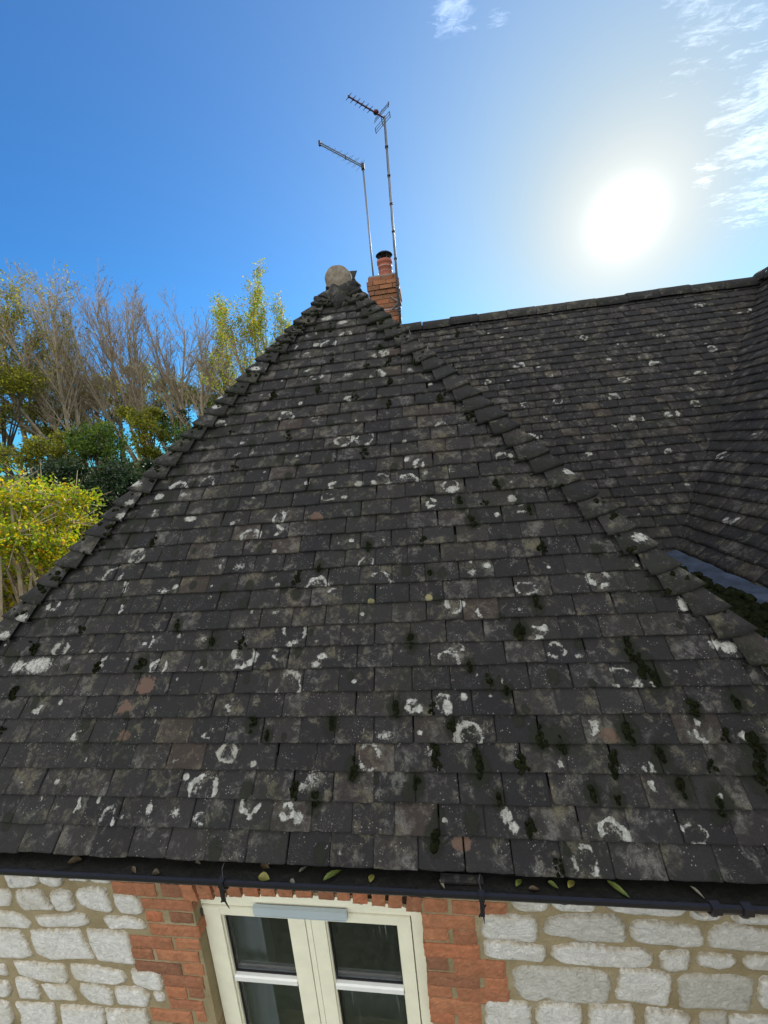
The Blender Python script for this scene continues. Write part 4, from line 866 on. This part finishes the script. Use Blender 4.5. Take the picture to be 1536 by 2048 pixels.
# caulk bead beside the frame, a rounded strip at the right
b = MB(); b.tube([(-.168, FY-.004, fzb), (-.168, FY-.004, -1.90)], .014, 10); b.build('sealant_strip', M_FRAME, win, True); b = MB(); b.tube([(-1.236, FY-.002, fzb), (-1.236, FY-.002, -1.92)], .009, 8); b.build('sealant_strip', M_FRAME, win, True)
def casement(x0, x1, gx0, gx1, hinge):
    b = MB(); y0 = FY-.006; zt_, zb_ = -1.996, fzb+.055; gt, gb = -2.041, -2.95
    b.box((x0, y0, zb_), (gx0, y0+.055, zt_)); b.box((gx1, y0, zb_), (x1, y0+.055, zt_)); b.box((gx0, y0+.0015, gt), (gx1, y0+.055, zt_)); b.box((gx0, y0+.0015, zb_), (gx1, y0+.055, gb))
    # moulded inner edge
    for (a0, a1) in ((gx0, gx0+.006), (gx1-.006, gx1)): b.box((a0, y0+.012, gb), (a1, y0+.050, gt))
    b.box((gx0+.006, y0+.012, gt-.006), (gx1-.006, y0+.050, gt))
    co = b.build('casement', M_FRAME, win)
    # glazing bar
    b = MB()
    for zb2 in (-2.438, ):
        V_ = [(x_, y_, z_) for x_ in (gx0+.006, gx1-.006) for (y_, z_) in ((y0+.010, zb2), (y0+.004, zb2+.006), (y0+.004, zb2+.029), (y0+.010, zb2+.035), (y0+.045, zb2+.035), (y0+.045, zb2))]
        b.add(V_, [(i, 6+i, 6+(i+1) % 6, (i+1) % 6) for i in range(6)])
    b.build('glazing_bar', M_VENT if False else M_BAR, win)
    for (za, zc) in ((-2.403, gt-.006), (gb, -2.438)):
        b = MB(); b.box((gx0+.006, y0+.030, za), (gx1-.006, y0+.036, zc)); b.build('glass_pane', M_GLASS, win)
        b = MB(); e = .006
        b.box((gx0+.006, y0+.022, za), (gx0+.006+e, y0+.029, zc)); b.box((gx1-.006-e, y0+.022, za), (gx1-.006, y0+.029, zc)); b.box((gx0+.006+e, y0+.022, za), (gx1-.006-e, y0+.029, za+e)); b.box((gx0+.006+e, y0+.022, zc-e), (gx1-.006-e, y0+.029, zc))
        # double-glazing spacer behind
        b.box((gx0+.008, y0+.040, za), (gx0+.018, y0+.052, zc)); b.box((gx1-.018, y0+.040, za), (gx1-.008, y0+.052, zc)); b.box((gx0+.018, y0+.040, za), (gx1-.018, y0+.052, za+.014)); b.box((gx0+.018, y0+.040, zc-.010), (gx1-.018, y0+.052, zc))
        b.build('glazing_seal', M_RUBBER, win)
M_BAR = simple('white_painted_glazing_bar', (.68, .69, .66), .4, 0, 10, .05)
casement(-1.199, -.712, -1.115, -.790, -1)
casement(-.6815, -.2335, -.618, -.290, 1)
b = MB(); b.box((-.7085, FY-.004, fzb+.055), (-.685, FY+.05, -1.996)); b.build('centre_stile', M_FRAME, win)
b = MB(); b.box((-.94, FY-.022, -2.006), (-.508, FY-.0065, -1.966)); b.box((-.935, FY-.024, -2.010), (-.513, FY-.010, -2.0065)); b.build('trickle_vent', M_VENT, win)
b = MB()
for zz_ in (-2.045, ):
    b.box((-1.206, FY-.0135, zz_-.040), (-1.196, FY-.0065, zz_+.038)); b.tube([(-1.201, FY-.012, zz_-.043), (-1.201, FY-.012, zz_+.042)], .004, 8)
b.build('hinge', M_HINGE, win)
# room behind
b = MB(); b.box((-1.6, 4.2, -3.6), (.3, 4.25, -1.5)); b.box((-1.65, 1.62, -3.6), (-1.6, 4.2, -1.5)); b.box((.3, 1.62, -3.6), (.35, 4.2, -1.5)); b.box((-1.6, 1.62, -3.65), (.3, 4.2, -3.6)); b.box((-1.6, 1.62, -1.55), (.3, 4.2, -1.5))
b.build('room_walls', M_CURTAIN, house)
b = MB(); b.box((-1.25, 1.44, -3.3), (-1.205, 1.85, -1.9)); b.box((-.17, 1.44, -3.3), (-.12, 1.85, -1.9)); b.box((-1.205, 1.44, -1.93), (-.17, 1.85, -1.88)); b.box((-1.205, 1.44, -3.12), (-.17, 1.75, -3.08)); b.build('window_reveal', M_PLASTER, house)
b = MB(); V_ = []; 
for i in range(60):
    x_ = -1.19+i*.0034; yy = 1.455+.003*math.sin(i*.31); V_ += [(x_, yy, -3.0), (x_, yy, -1.94)]
b.add(V_, [(2*i, 2*i+2, 2*i+3, 2*i+1) for i in range(59)]); b.build('curtain', M_PLASTER, house, True)

# ---------------------------------------------------------------- leaves in the gutter
def leafmat(name, c1, c2):
    m, t = material(name); n = t.noise(t.P, 60, 4, .7); t.put(t.b.inputs['Base Color'], t.mix(t.ramp(n, .35, .65), c1, c2)); t.b.inputs['Roughness'].default_value = .5; return m
M_LF = {'green': leafmat('fallen_leaf_green', (.07, .10, .022), (.12, .15, .035)), 'yellow': leafmat('fallen_leaf_yellow', (.14, .14, .03), (.20, .18, .05)),
        'brown': leafmat('fallen_leaf_brown', (.05, .038, .022), (.09, .065, .035)), 'pale': leafmat('fallen_leaf_pale', (.13, .13, .10), (.18, .175, .13))}
for (x, y, L, wd, an, ck, label) in [(-1.57, 1.172, 0.05, 0.03, 20, 'brown', 'broad curled brownish leaf nearest the left end of the visible gutter'), (-1.283, 1.149, 0.035, 0.014, -30, 'brown', 'thin dull brown leaf, first of the pair left of the left-hand bracket'), (-1.182, 1.142, 0.026, 0.022, 10, 'brown', 'small rounded brown leaf beside the left pair in the gutter'), (-1.032, 1.185, 0.02, 0.012, 5, 'pale', 'tiny pale leaf tucked under the tiles just left of the left bracket'), (-0.751, 1.183, 0.04, 0.022, -10, 'brown', 'dark brown leaf above the bright yellow-green one'), (-0.737, 1.143, 0.046, 0.03, -5, 'yellow', 'broad bright yellow-green leaf right of the left bracket'), (-0.596, 1.179, 0.034, 0.013, 50, 'pale', 'upright pale grey leaf over the middle of the left casement'), (-0.623, 1.136, 0.022, 0.014, -20, 'pale', 'small grey leaf near the gutter rim over the window'), (-0.477, 1.164, 0.072, 0.022, 38, 'green', 'long diagonal green-yellow leaf over the window centre'), (-0.327, 1.16, 0.034, 0.022, 80, 'yellow', 'small upright yellow leaf over the right window pane'), (-0.071, 1.152, 0.03, 0.01, -55, 'pale', 'thin pale leaf just right of the window'), (0.198, 1.167, 0.038, 0.018, 50, 'green', 'green leaf right of the right-hand bracket, leaning right'), (0.245, 1.15, 0.036, 0.014, 5, 'brown', 'dark brown leaf lying between the two green ones'), (0.312, 1.165, 0.034, 0.016, -25, 'green', 'green leaf leaning left in the middle of the right group'), (0.375, 1.17, 0.042, 0.02, 45, 'yellow', 'yellow-green leaf at the right of the cluster of four'), (0.523, 1.162, 0.07, 0.02, -42, 'green', 'long green leaf lying alone, slanting down to the right'), (0.771, 1.164, 0.04, 0.01, -50, 'pale', 'thin pale leaf nearest the union clip at the right')]:
    b = MB(); n_ = 10; V_ = []; rg2 = np.random.default_rng(int(abs(x)*1000)); cu = rg2.uniform(.08, .3)
    for i in range(n_+1):
        s_ = i/n_; hw = wd*.5*math.sin(math.pi*s_**.85)**.8*(1+.06*math.sin(i*2.6)) if 0 < i < n_ else .0005
        for j in (-1, -.5, 0, .5, 1): V_.append(((s_-.5)*L, hw*j, .004+abs(j)*hw*.45+cu*.02*math.sin(s_*3.1+1)))
    R_ = Matrix.Rotation(rad(an), 4, 'Z')
    V_ = [tuple(R_ @ Vector(p)) for p in V_]
    b.add(V_, [(i*5+j, (i+1)*5+j, (i+1)*5+j+1, i*5+j+1) for i in range(n_) for j in range(4)])
    o = b.build('fallen_leaf', M_LF[ck], None, True); o.location = (x, y, GRZ-.021)
    tag(o, label, 'leaf', 'fallen leaves lying in the front gutter')
b = MB(); b.box((-.075, -.014, -.005), (.075, .014, .005), (0, .5, 0, 0), .001, rng)
o = b.build('tile_fragment', M_TILE, None); o.location = (.0, 1.168, GRZ-.014); tag(o, 'broken strip of clay tile lying in the gutter beneath the eaves', 'tile fragment')

# ---------------------------------------------------------------- chimney (stands at the rear of the house)
K = 1.5
cx0, cx1, cy0, cy1, ctop = -.55*K, -.228*K, 4.85*K, 5.30*K, 1.975*K
b = MB(); rng = np.random.default_rng(12)
b.box((cx0+.02, cy0+.02, EZ-.5), (cx1-.02, cy1-.02, ctop-.02))
chim = b.build('chimney', M_MORTAR, house)
b = MB()
def ringcourse(z0, z1, grow, r):
    xa, xb, ya, yb = cx0-grow, cx1+grow, cy0-grow, cy1+grow; bl, bh, j = .215, .102, .010
    def run(a, e, fn):
        p = a; first = True
        while p < e-.02:
            w_ = (bh if first and r % 2 else bl); first = False
            q_ = min(p+w_, e)
            if e-q_ < .06: q_ = e
            fn(p, q_); p = q_+j
    jj = lambda: rng.normal(0, .0022)
    run(xa, xb, lambda p, q_: b.box((p+jj(), ya+jj(), z0), (q_+jj(), ya+.10, z1+jj()*.5), (0, rng.random(), 0, 0), .0015, rng))
    run(xa, xb, lambda p, q_: b.box((p+jj(), yb-.10, z0), (q_+jj(), yb+jj(), z1), (0, rng.random(), 0, 0), .0015, rng))
    run(ya+.11, yb-.11, lambda p, q_: b.box((xb-.10, p+jj(), z0), (xb+jj(), q_+jj(), z1), (0, rng.random(), 0, 0), .0015, rng))
    run(ya+.11, yb-.11, lambda p, q_: b.box((xa+jj(), p+jj(), z0), (xa+.10, q_+jj(), z1), (0, rng.random(), 0, 0), .0015, rng))
z = ctop-.065; r = 0
while z > .2:
    gw = .012 if r < 1 else (.040 if r < 3 else (.022 if r == 3 else 0))
    ringcourse(z, z+.065, gw, r); z -= .075; r += 1
b.build('chimney_bricks', M_CHBRICK, chim)
b = MB(); mx, my = (cx0+cx1)/2, (cy0+cy1)/2; pcx, pcy = -.363*K, 5.07*K
pr = [(x_, y_) for x_, y_ in ((cx0-.0, cy0-.0), (cx1+.0, cy0), (cx1, cy1), (cx0, cy1))]
V_ = [(x_, y_, ctop+.002) for x_, y_ in pr]+[(x_, y_, ctop+.025) for x_, y_ in pr]+[(pcx+dx*.16, pcy+dy*.16, ctop+.085) for dx, dy in ((-1, -1), (1, -1), (1, 1), (-1, 1))]
b.add(V_, [(0, 1, 5, 4), (1, 2, 6, 5), (2, 3, 7, 6), (3, 0, 4, 7), (4, 5, 9, 8), (5, 6, 10, 9), (6, 7, 11, 10), (7, 4, 8, 11), (8, 9, 10, 11)])
b.build('flaunching', M_CEMENT, chim)
b = MB(); pz = ctop+.05; ph = 2.225*K-pz
b.lathe([(.125, 0), (.125, .03), (.120, .05), (.122, ph-.115), (.127, ph-.112), (.127, ph-.100), (.122, ph-.097), (.126, ph-.06), (.140, ph-.05), (.142, ph), (.118, ph+.001), (.115, ph-.2)], (pcx, pcy, pz), 40)
b.build('chimney_pot', M_POT, chim, True)
b = MB()
b.lathe([(.129, 0), (.129, .006)], (pcx, pcy, pz+ph-.11), 40)
b.lathe([(.130, 0), (.130, .004)], (pcx, pcy, pz+ph-.19), 40); b.build('pot_wire', M_ALU, chim, True)
b = MB(); tz = 2.30*K
b.lathe([(.002, .062), (.012, .058), (.014, .040), (.05, .036), (.115, .014), (.148, -.012), (.152, -.020), (.146, -.018), (.10, .004), (.02, .020)], (pcx, pcy, tz), 40)
for a in (30, 120, 210, 300):
    ca, sa = math.cos(rad(a)), math.sin(rad(a)); b.tube([(pcx+.110*ca, pcy+.110*sa, pz+ph-.05), (pcx+.115*ca, pcy+.115*sa, tz-.004)], .006, 6)
for a in range(0, 360, 18):
    ca, sa = math.cos(rad(a)), math.sin(rad(a)); b.tube([(pcx+.125*ca, pcy+.125*sa, pz+ph), (pcx+.125*ca, pcy+.125*sa, tz-.008)], .0014, 4)
b.tube([(pcx-.065, pcy-.05, pz+ph-.05), (pcx-.065, pcy-.05, tz+.005)], .018, 8); b.build('chimney_cowl', M_DARKROD, chim, True)
# bracing strap and lashing on the right-hand corner
b = MB()
for z_ in (1.80*K, 1.60*K):
    b.box((cx0-.004, cy0-.005, z_), (cx1+.006, cy0-.002, z_+.02)); b.box((cx1+.003, cy0-.002, z_), (cx1+.006, cy1+.004, z_+.02))
b.build('aerial_lashing', M_STEEL, chim)

# ---------------------------------------------------------------- aerials
def at(p): return tuple(c_*K for c_ in p)
# low log-periodic aerial on the rear left mast
ma = Vector(at((-.5425, 5.36, 2.20))); mt = Vector(at((-.548, 5.36, 3.47)))
o1 = empty('tv_aerial', (ma.x, ma.y, 1.85*K), 'slim log-periodic television aerial on the shorter mast, left of the chimney pot', 'aerial', 'television aerials on the chimney')
b = MB(); b.tube([(ma.x, ma.y, 1.80*K), (mt.x, mt.y, mt.z)], .017, 12); b.build('mast', M_STEEL, o1, True)
e = Vector(at((-.965, 4.895, 3.462))); s_ = Vector((mt.x, mt.y, mt.z-.03)); d = (e-s_).normalized(); sd = d.cross(Vector((0, 0, 1))).normalized(); upv = sd.cross(d)
b = MB()
for k in (-1, 1): b.tube([tuple(s_-d*.03+upv*.016*k), tuple(e+upv*.016*k)], .0085, 6)
b.build('boom', M_ALU, o1)
b = MB(); L = (e-s_).length
for i in range(15):
    t_ = .06+.88*i/14; hl = .135-.105*(i/14); p = s_+d*L*t_
    for sg in (-1, 1):
        b = MB(); b.tube([tuple(p+upv*.016*(sg if i % 2 else -sg)), tuple(p+upv*.016*(sg if i % 2 else -sg)+sd*sg*hl)], .0030, 5); b.build('element', M_ALU, o1)
b = MB(); b.box((-.018, -.018, -.035), (.018, .018, .035)); b.v[-1] = b.v[-1]+np.array(e); b.build('end_cap', M_DARKROD, o1); k0 = s_+d*L*.42; b = MB()
b.box((k0.x-.012, k0.y-.012, k0.z-.03), (k0.x+.012, k0.y+.012, k0.z+.03)); b.build('boom_clip', M_DARKROD, o1); b = MB(); b.box((s_.x-.03, s_.y-.03, s_.z-.045), (s_.x+.03, s_.y+.03, s_.z+.045)); b.build('mast_clamp', M_DARKROD, o1)
# tall yagi aerial on the right mast
mb = Vector(at((-.219, 4.80, 1.46))); mt = Vector((mb.x+.004*K, mb.y, 3.55*K))
mb = Vector((cx1+.010, cy0-.05, 1.42*K))
mt = Vector(at((-.210, 4.81, 3.53)))
o2 = empty('tv_aerial', tuple(mb), 'dark red Yagi television aerial with grid reflector on the taller mast, at the chimney corner', 'aerial', 'television aerials on the chimney')
b = MB(); b.tube([tuple(mb), (mt.x, mt.y, mt.z)], .019, 12); b.build('mast', M_STEEL, o2, True)
b = MB()
for z_ in (1.82*K, 1.60*K): b = MB(); b.box((mb.x-.03, mb.y-.005, z_-.012), (mb.x+.03, cy0-.001, z_+.012)); b.tube([(mb.x-.03, mb.y-.02, z_), (mb.x+.03, mb.y-.02, z_)], .006, 6); b.build('wall_bracket', M_STEEL, o2)
b = MB(); b.tube([(cx1-.12, cy0-.006, 1.74*K), (mb.x, mb.y, 1.66*K)], .012, 6); b.tube([(cx1-.12, cy0-.006, 1.60*K), (mb.x, mb.y, 1.66*K)], .012, 6)
b.build('bracket_stay', M_STEEL, o2)
b = MB(); pts = [(mb.x-.02, mb.y-.012, 1.45*K+i*.105+0) for i in range(30)]
pts = [(mt.x*(i/29)+mb.x*(1-i/29)-.017-.002*math.sin(i*1.7), mt.y*(i/29)+mb.y*(1-i/29)-.012, mb.z+(mt.z-.12-mb.z)*i/29) for i in range(30)]
b.tube(pts, .0045, 6)
for i in range(2, 29, 4):
    p = pts[i]; b.box((p[0]-.012, p[1]-.012, p[2]-.010), (p[0]+.042, p[1]+.035, p[2]+.010))
b.build('coaxial_cable', M_DARKROD, o2, True)
e = Vector(at((-.535, 4.47, 3.515))); s_ = Vector((mt.x, mt.y-.02, mt.z-.04)); d = (e-s_).normalized(); sd = d.cross(Vector((0, 0, 1))).normalized(); upv = sd.cross(d); L = (e-s_).length
print('yagi boom', L)
b = MB(); b.tube([tuple(s_+d*.02), tuple(s_+d*.08-upv*.0), tuple(e)], .011, 8); b.build('boom', M_RED, o2, True)
b = MB()
for i in range(6):
    b = MB(); p = s_+d*L*(.42+.58*i/5); b.tube([tuple(p-sd*.072), tuple(p+sd*.072)], .0045, 5); b.box((p.x-.013, p.y-.013, p.z-.010), (p.x+.013, p.y+.013, p.z+.012)); b.build('element', M_DARKROD, o2)
b = MB(); p = s_+d*L*.25; lump(b, tuple(p+upv*.012), .045, np.random.default_rng(2), (1, 1, .7), None, (14, 10), .05); b.build('dipole_box', M_RED, o2, True)
b = MB(); fr = s_+d*.075
for k, hw in ((.085, .175), (.055, .185), (.020, .185), (-.055, .185), (-.085, .185), (-.115, .185)):
    p = fr+upv*k-d*abs(k)*.3; b.tube([tuple(p-sd*hw), tuple(p+sd*hw)], .0040, 5)
    if k > 0: b.box(tuple(p-sd*hw-Vector((.008,)*3)), tuple(p-sd*hw+Vector((.008,)*3)))
for k in (-1, 1): b.tube([tuple(fr+upv*-.045-d*.02+sd*k*.185), tuple(fr+upv*-.125-d*.035+sd*k*.185)], .006, 5)
b.tube([tuple(fr+upv*.10-d*.03), tuple(fr), tuple(fr-upv*.13-d*.035)], .008, 6)
b.build('reflector', M_DARKROD, o2)

# ---------------------------------------------------------------- vegetation
def tube_seg(b, p0, p1, r0, r1, n=4):
    d = p1-p0; l = np.linalg.norm(d)
    if l < 1e-6: return
    d = d/l; ref = np.array([0, 0, 1.]) if abs(d[2]) < .9 else np.array([1., 0, 0]); a = np.cross(d, ref); a /= np.linalg.norm(a); c2 = np.cross(d, a)
    th = np.arange(n)*2*math.pi/n; ringv = np.cos(th)[:, None]*a+np.sin(th)[:, None]*c2
    b.add(np.concatenate([p0+ringv*r0, p1+ringv*r1]), [(i, (i+1) % n, n+(i+1) % n, n+i) for i in range(n)])
def grow(b, p, d, L, r, lvl, rng, tips, P):
    nseg = P['seg'][lvl]; st = L/nseg; rr = r
    kids = P['kids'][lvl] if lvl < len(P['kids']) else 0
    for i in range(nseg):
        d = d+rng.normal(0, P['wob'], 3)+np.array([0, 0, P['up']*(1 if lvl else .3)]); d /= np.linalg.norm(d)
        q_ = p+d*st; r2 = max(P['rmin'], r*(1-(i+1)/nseg*.75)); tube_seg(b, p, q_, rr, r2, 5 if lvl == 0 else (4 if lvl == 1 else 3)); 
        f = (i+1)/nseg
        if lvl < len(P['kids']) and f > P['from'][lvl]:
            nk = kids/nseg/(1-P['from'][lvl]); nk = int(nk)+(rng.random() < nk-int(nk))
            for _ in range(nk):
                ax = rng.normal(0, 1, 3); ax -= d*np.dot(ax, d); ax /= np.linalg.norm(ax); an = rng.uniform(*P['ang'])
                dd = d*math.cos(an)+ax*math.sin(an); pp = p+(q_-p)*rng.random()
                grow(b, pp, dd, L*P['sh']*(1.15-f*.55)*rng.uniform(.7, 1.2), max(P['rmin'], r2*.55), lvl+1, rng, tips, P)
        p, rr = q_, r2
        if lvl >= len(P['kids'])-1: tips.append(p)
    tips.append(p)
def leaves(b, centres, size, rng, per=1, spread=.1):
    C0 = np.repeat(np.asarray(centres, float), per, 0); n = len(C0)
    if n == 0: return
    C0 = C0+rng.normal(0, spread, C0.shape); a = rng.normal(0, 1, (n, 3)); a /= np.linalg.norm(a, axis=1)[:, None]; c2 = np.cross(a, rng.normal(0, 1, (n, 3))); c2 /= np.linalg.norm(c2, axis=1)[:, None]
    s_ = (size*rng.uniform(.6, 1.25, n))[:, None]; nr = np.cross(a, c2)*s_*.12
    V_ = np.stack([C0-a*s_*.5, C0+c2*s_*.32+nr, C0+a*s_*.5, C0-c2*s_*.32+nr], 1).reshape(-1, 3)
    rv = np.repeat(np.clip(rng.beta(2, 2, n)*.9+rng.normal(0, .08, n), 0, 1), 4); col = np.stack([np.zeros(4*n), rv, np.zeros(4*n), np.zeros(4*n)], 1)
    k = b.n; b.v.append(V_); b.n += len(V_); b.c.append(col); idx = np.arange(n)*4+k
    b.f.extend([(int(i), int(i)+1, int(i)+2, int(i)+3) for i in idx])
def polar(az, dist): a = rad(az); return np.array([math.sin(a)*dist, math.cos(a)*dist])
def bare_tree(az, dist, top_el, stems, seed, label, leafy=0.0, lmat=None, ivy=0, lean=(0, 0), spread=.22, rm=.011, group='bare trees on the bank behind the house', name='bare_tree', dens=1.0):
    rng = np.random.default_rng(seed); xy = polar(az, dist); z0 = float(hill(xy[0], xy[1])); H = math.tan(rad(top_el))*dist-z0
    root = empty(name, (xy[0], xy[1], z0-.1), label, 'tree', group)
    b = MB(); tips = []; P = dict(seg=[9, 6, 4, 3], kids=[int(14*dens), int(8*dens), 4], wob=.042, up=.06, rmin=rm*.52, ang=(.28, .72), sh=.44); P['from'] = [.28, .15, .1]
    base = np.array([xy[0], xy[1], z0-.1]); stp = []
    tl = np.array([math.cos(rad(az)), -math.sin(rad(az)), 0])     # sideways as seen from the house
    for s_ in range(stems):
        f = (s_-(stems-1)/2)/max(1, stems-1)*2 if stems > 1 else 0
        d = np.array([0, 0, 1.])+tl*(f*spread+lean[0])+rng.normal(0, .05, 3); d /= np.linalg.norm(d)
        b0 = base+tl*f*.35+rng.normal(0, .12, 3)*np.array([1, 1, 0]); L = H*rng.uniform(.84, 1.0)*(1-.10*abs(f)); grow(b, b0, d, L, rng.uniform(.09, .14), 0, rng, tips, P); stp.append((b0, d, L))
    b.build('trunk', M_BARK, root)
    if leafy:
        T = np.array(tips); T = T[rng.random(len(T)) < leafy]; b = MB(); leaves(b, T, .11, rng, 3, .12); b.build('crown', lmat or M_LOLV, root)
    if ivy:
        b = MB(); C_ = []
        for (b0, d, L) in stp:
            for k in range(ivy):
                t_ = rng.uniform(0, .42)**1.0; a = rng.uniform(0, 6.28); rr = rng.uniform(.1, .38)*(1-t_); C_.append(b0+d*L*t_+np.array([math.cos(a)*rr, math.sin(a)*rr, 0]))
        leaves(b, C_, .13, rng, 2, .05); b.build('ivy', M_LDRK, root)
    return root
def bush(az, dist, el0, el1, halfw, seed, mat, label, name, cat, size, count, group, bark=None, lumps=14, depth=1.0, twigs=True, LR=(.22, .48)):
    """shrub whose crown spans elevations el0..el1 and half width halfw (degrees)"""
    rng = np.random.default_rng(seed); xy = polar(az, dist); z0 = float(hill(xy[0], xy[1])); zt_, zb_ = math.tan(rad(el1))*dist, math.tan(rad(el0))*dist
    hw = math.tan(rad(halfw))*dist; tl = np.array([math.cos(rad(az)), -math.sin(rad(az)), 0]); dp = np.array([math.sin(rad(az)), math.cos(rad(az)), 0])
    root = empty(name, (xy[0], xy[1], z0-.1), label, cat, group); base = np.array([xy[0], xy[1], z0-.1]); mid = np.array([xy[0], xy[1], (zt_+zb_)/2])
    C_ = []; b = MB(); hz = (zt_-zb_)/2
    fork = base.copy()
    if zb_-base[2] > .8:            # a clear stem below the crown
        fork = np.array([base[0]+rng.normal(0, .1), base[1]+rng.normal(0, .1), base[2]+(zb_-base[2])*.75]); mm = (base+fork)/2+rng.normal(0, .06, 3)
        tube_seg(b, base, mm, .15, .12, 8); tube_seg(b, mm, fork, .12, .10, 8); base = fork
    for k in range(lumps):
        while True:
            q_ = rng.uniform(-1, 1, 3)
            if (q_**2).sum() < 1: break
        c_ = mid+tl*q_[0]*hw*.8+dp*q_[1]*hw*.7*depth+np.array([0, 0, q_[2]*hz*.82]); r_ = min(hw, hz)*rng.uniform(*LR)
        n_ = int(count/lumps*rng.uniform(.6, 1.4)); v = rng.normal(0, 1, (n_, 3)); v /= np.linalg.norm(v, axis=1)[:, None]; v *= (rng.random((n_, 1))**.45)*r_; v[:, 2] *= .75
        v *= 1+.35*np.sin(v[:, :1]*7/r_+k)*np.sin(v[:, 1:2]*6/r_)
        C_.append(c_+v)
        # limb to this clump
        m_ = base*.45+c_*.55+rng.normal(0, .15, 3); m_[2] = base[2]*.5+c_[2]*.5; tube_seg(b, base, m_, .05, .03, 5); tube_seg(b, m_, c_, .03, .012, 4)
        if twigs:
            for _ in range(9):
                e_ = c_+rng.normal(0, 1, 3)*r_*.7; tube_seg(b, c_, e_, .009, .004, 3)
    b.build('stems', bark or M_BARKD, root)
    b = MB(); leaves(b, np.concatenate(C_), size, rng, 1, size*.4); b.build('crown', mat, root)
    return root
bt = [(-48.6, 27, 17.6, 3, .35, 'tall bare tree at the left end of the row with brownish leaves clinging to it', .5, 0),
      (-45.0, 25, 19.3, 4, .10, 'wide many-stemmed bare tree, second from the left in the row on the bank', .05, 0),
      (-41.5, 26, 20.6, 4, .0, 'tallest bare tree of the bank row with thin upright stems', .0, 40),
      (-38.0, 25, 20.2, 4, .0, 'bare tree with dense fan of grey branches in the middle of the row', .0, 60),
      (-34.4, 26, 19.2, 3, .0, 'bare tree right of the middle of the row, leaning left, thin crossing branches', .0, 80),
      (-31.2, 25, 18.2, 3, .0, 'bare rounded tree with thick ivy climbing its trunks', .0, 240),
      (-27.0, 27, 16.2, 3, .25, 'lower half-bare tree with reddish leaves just left of the roof edge', .18, 0),
      (-22.3, 24, 20.6, 4, .5, 'right-hand tree with pale yellow leaves showing above the sloping roof edge', .45, 0)]
for i, (az, dist, el, st_, lf, lab, lfp, iv) in enumerate(bt):
    bare_tree(az, dist, el, st_, 100+i, lab, lfp, M_LYEL if i == 7 else M_LOLV, iv, (-.10 if i in (1, 2, 3, 4) else 0, 0), .20, .012, dens=1.1 if i != 7 else .9)
ol = [(-50.5, 24, 3, 14, 4.5, M_LOLV, 'olive-leaved tree at the far left edge of the bank', 'leafy_tree'),
      (-46.0, 28, 3, 14, 4, M_LOLV, 'olive-gold tree behind the second bare tree', 'leafy_tree'),
      (-42.0, 29, 3, 12.5, 4, M_LOLV, 'olive-leaved tree behind the tallest bare tree', 'leafy_tree'),
      (-37.5, 28, 3, 14.5, 4, M_LOLV, 'yellowish olive tree glowing behind the middle of the bare row', 'leafy_tree'),
      (-33.5, 29, 2, 12.5, 3.5, M_LOLV, 'russet-olive tree behind the ivy-clad trunks', 'leafy_tree'),
      (-29.5, 30, 3, 11.5, 3.2, M_LGRN, 'green tree low behind the right of the bare row', 'leafy_tree'),
      (-25.5, 30, 5, 13.0, 3.0, M_LOLV, 'pale olive tree peeping over the roof slope', 'leafy_tree'),
      (-48.0, 19, -1, 6.0, 5.0, M_LOLV, 'olive shrub directly above the yellow tree', 'shrub'),
      (-42.5, 18, -1, 7.4, 3.6, M_LGRN, 'bushy green shrub with twiggy top in the middle of the bank', 'shrub'),
      (-37.5, 20, -1, 9.3, 3.4, M_LOLV, 'tallest olive shrub, below the middle of the bare row', 'shrub'),
      (-32.5, 20, 0, 7.2, 3.6, M_LGRN, 'yellow-green shrub against the roof edge', 'shrub'),
      (-46.5, 14.5, -9, 2.6, 4.5, M_LDRK, 'dark evergreen bush directly behind the yellow tree', 'evergreen_bush'),
      (-41.0, 14, -10, 2.8, 4.5, M_LDRK, 'dark evergreen bush beside the roof slope, in deep shade', 'evergreen_bush'),
      (-36.0, 15, -7, 3.2, 4.0, M_LDRK, 'dark evergreen bush nearest to the roof, partly hidden by it', 'evergreen_bush')]
for i, (az, dist, e0, e1, hw, mt_, lab, nm) in enumerate(ol):
    bush(az, dist, e0, e1, hw, 300+i, mt_, lab, nm, 'tree' if nm == 'leafy_tree' else 'bush', .12 if nm == 'leafy_tree' else (.10 if nm == 'shrub' else .09), 7500 if nm != 'evergreen_bush' else 11000,
         {'leafy_tree': 'leafy trees behind the bare row', 'shrub': 'shrubs on the bank', 'evergreen_bush': 'dark evergreens below the bank'}[nm], None, 16 if nm != 'evergreen_bush' else 26)
bush(-50.5, 7.8, -16, 3.2, 9.0, 500, M_LYEL, 'small yellow and orange autumn tree glowing in the sun beside the left roof edge', 'autumn_tree', 'tree', .060, 21000, None, M_BARK, 60, LR=(.10, .36))

print('objects', len(bpy.data.objects), 'tris', sum(len(o.data.polygons) for o in bpy.data.objects if o.type == 'MESH'))
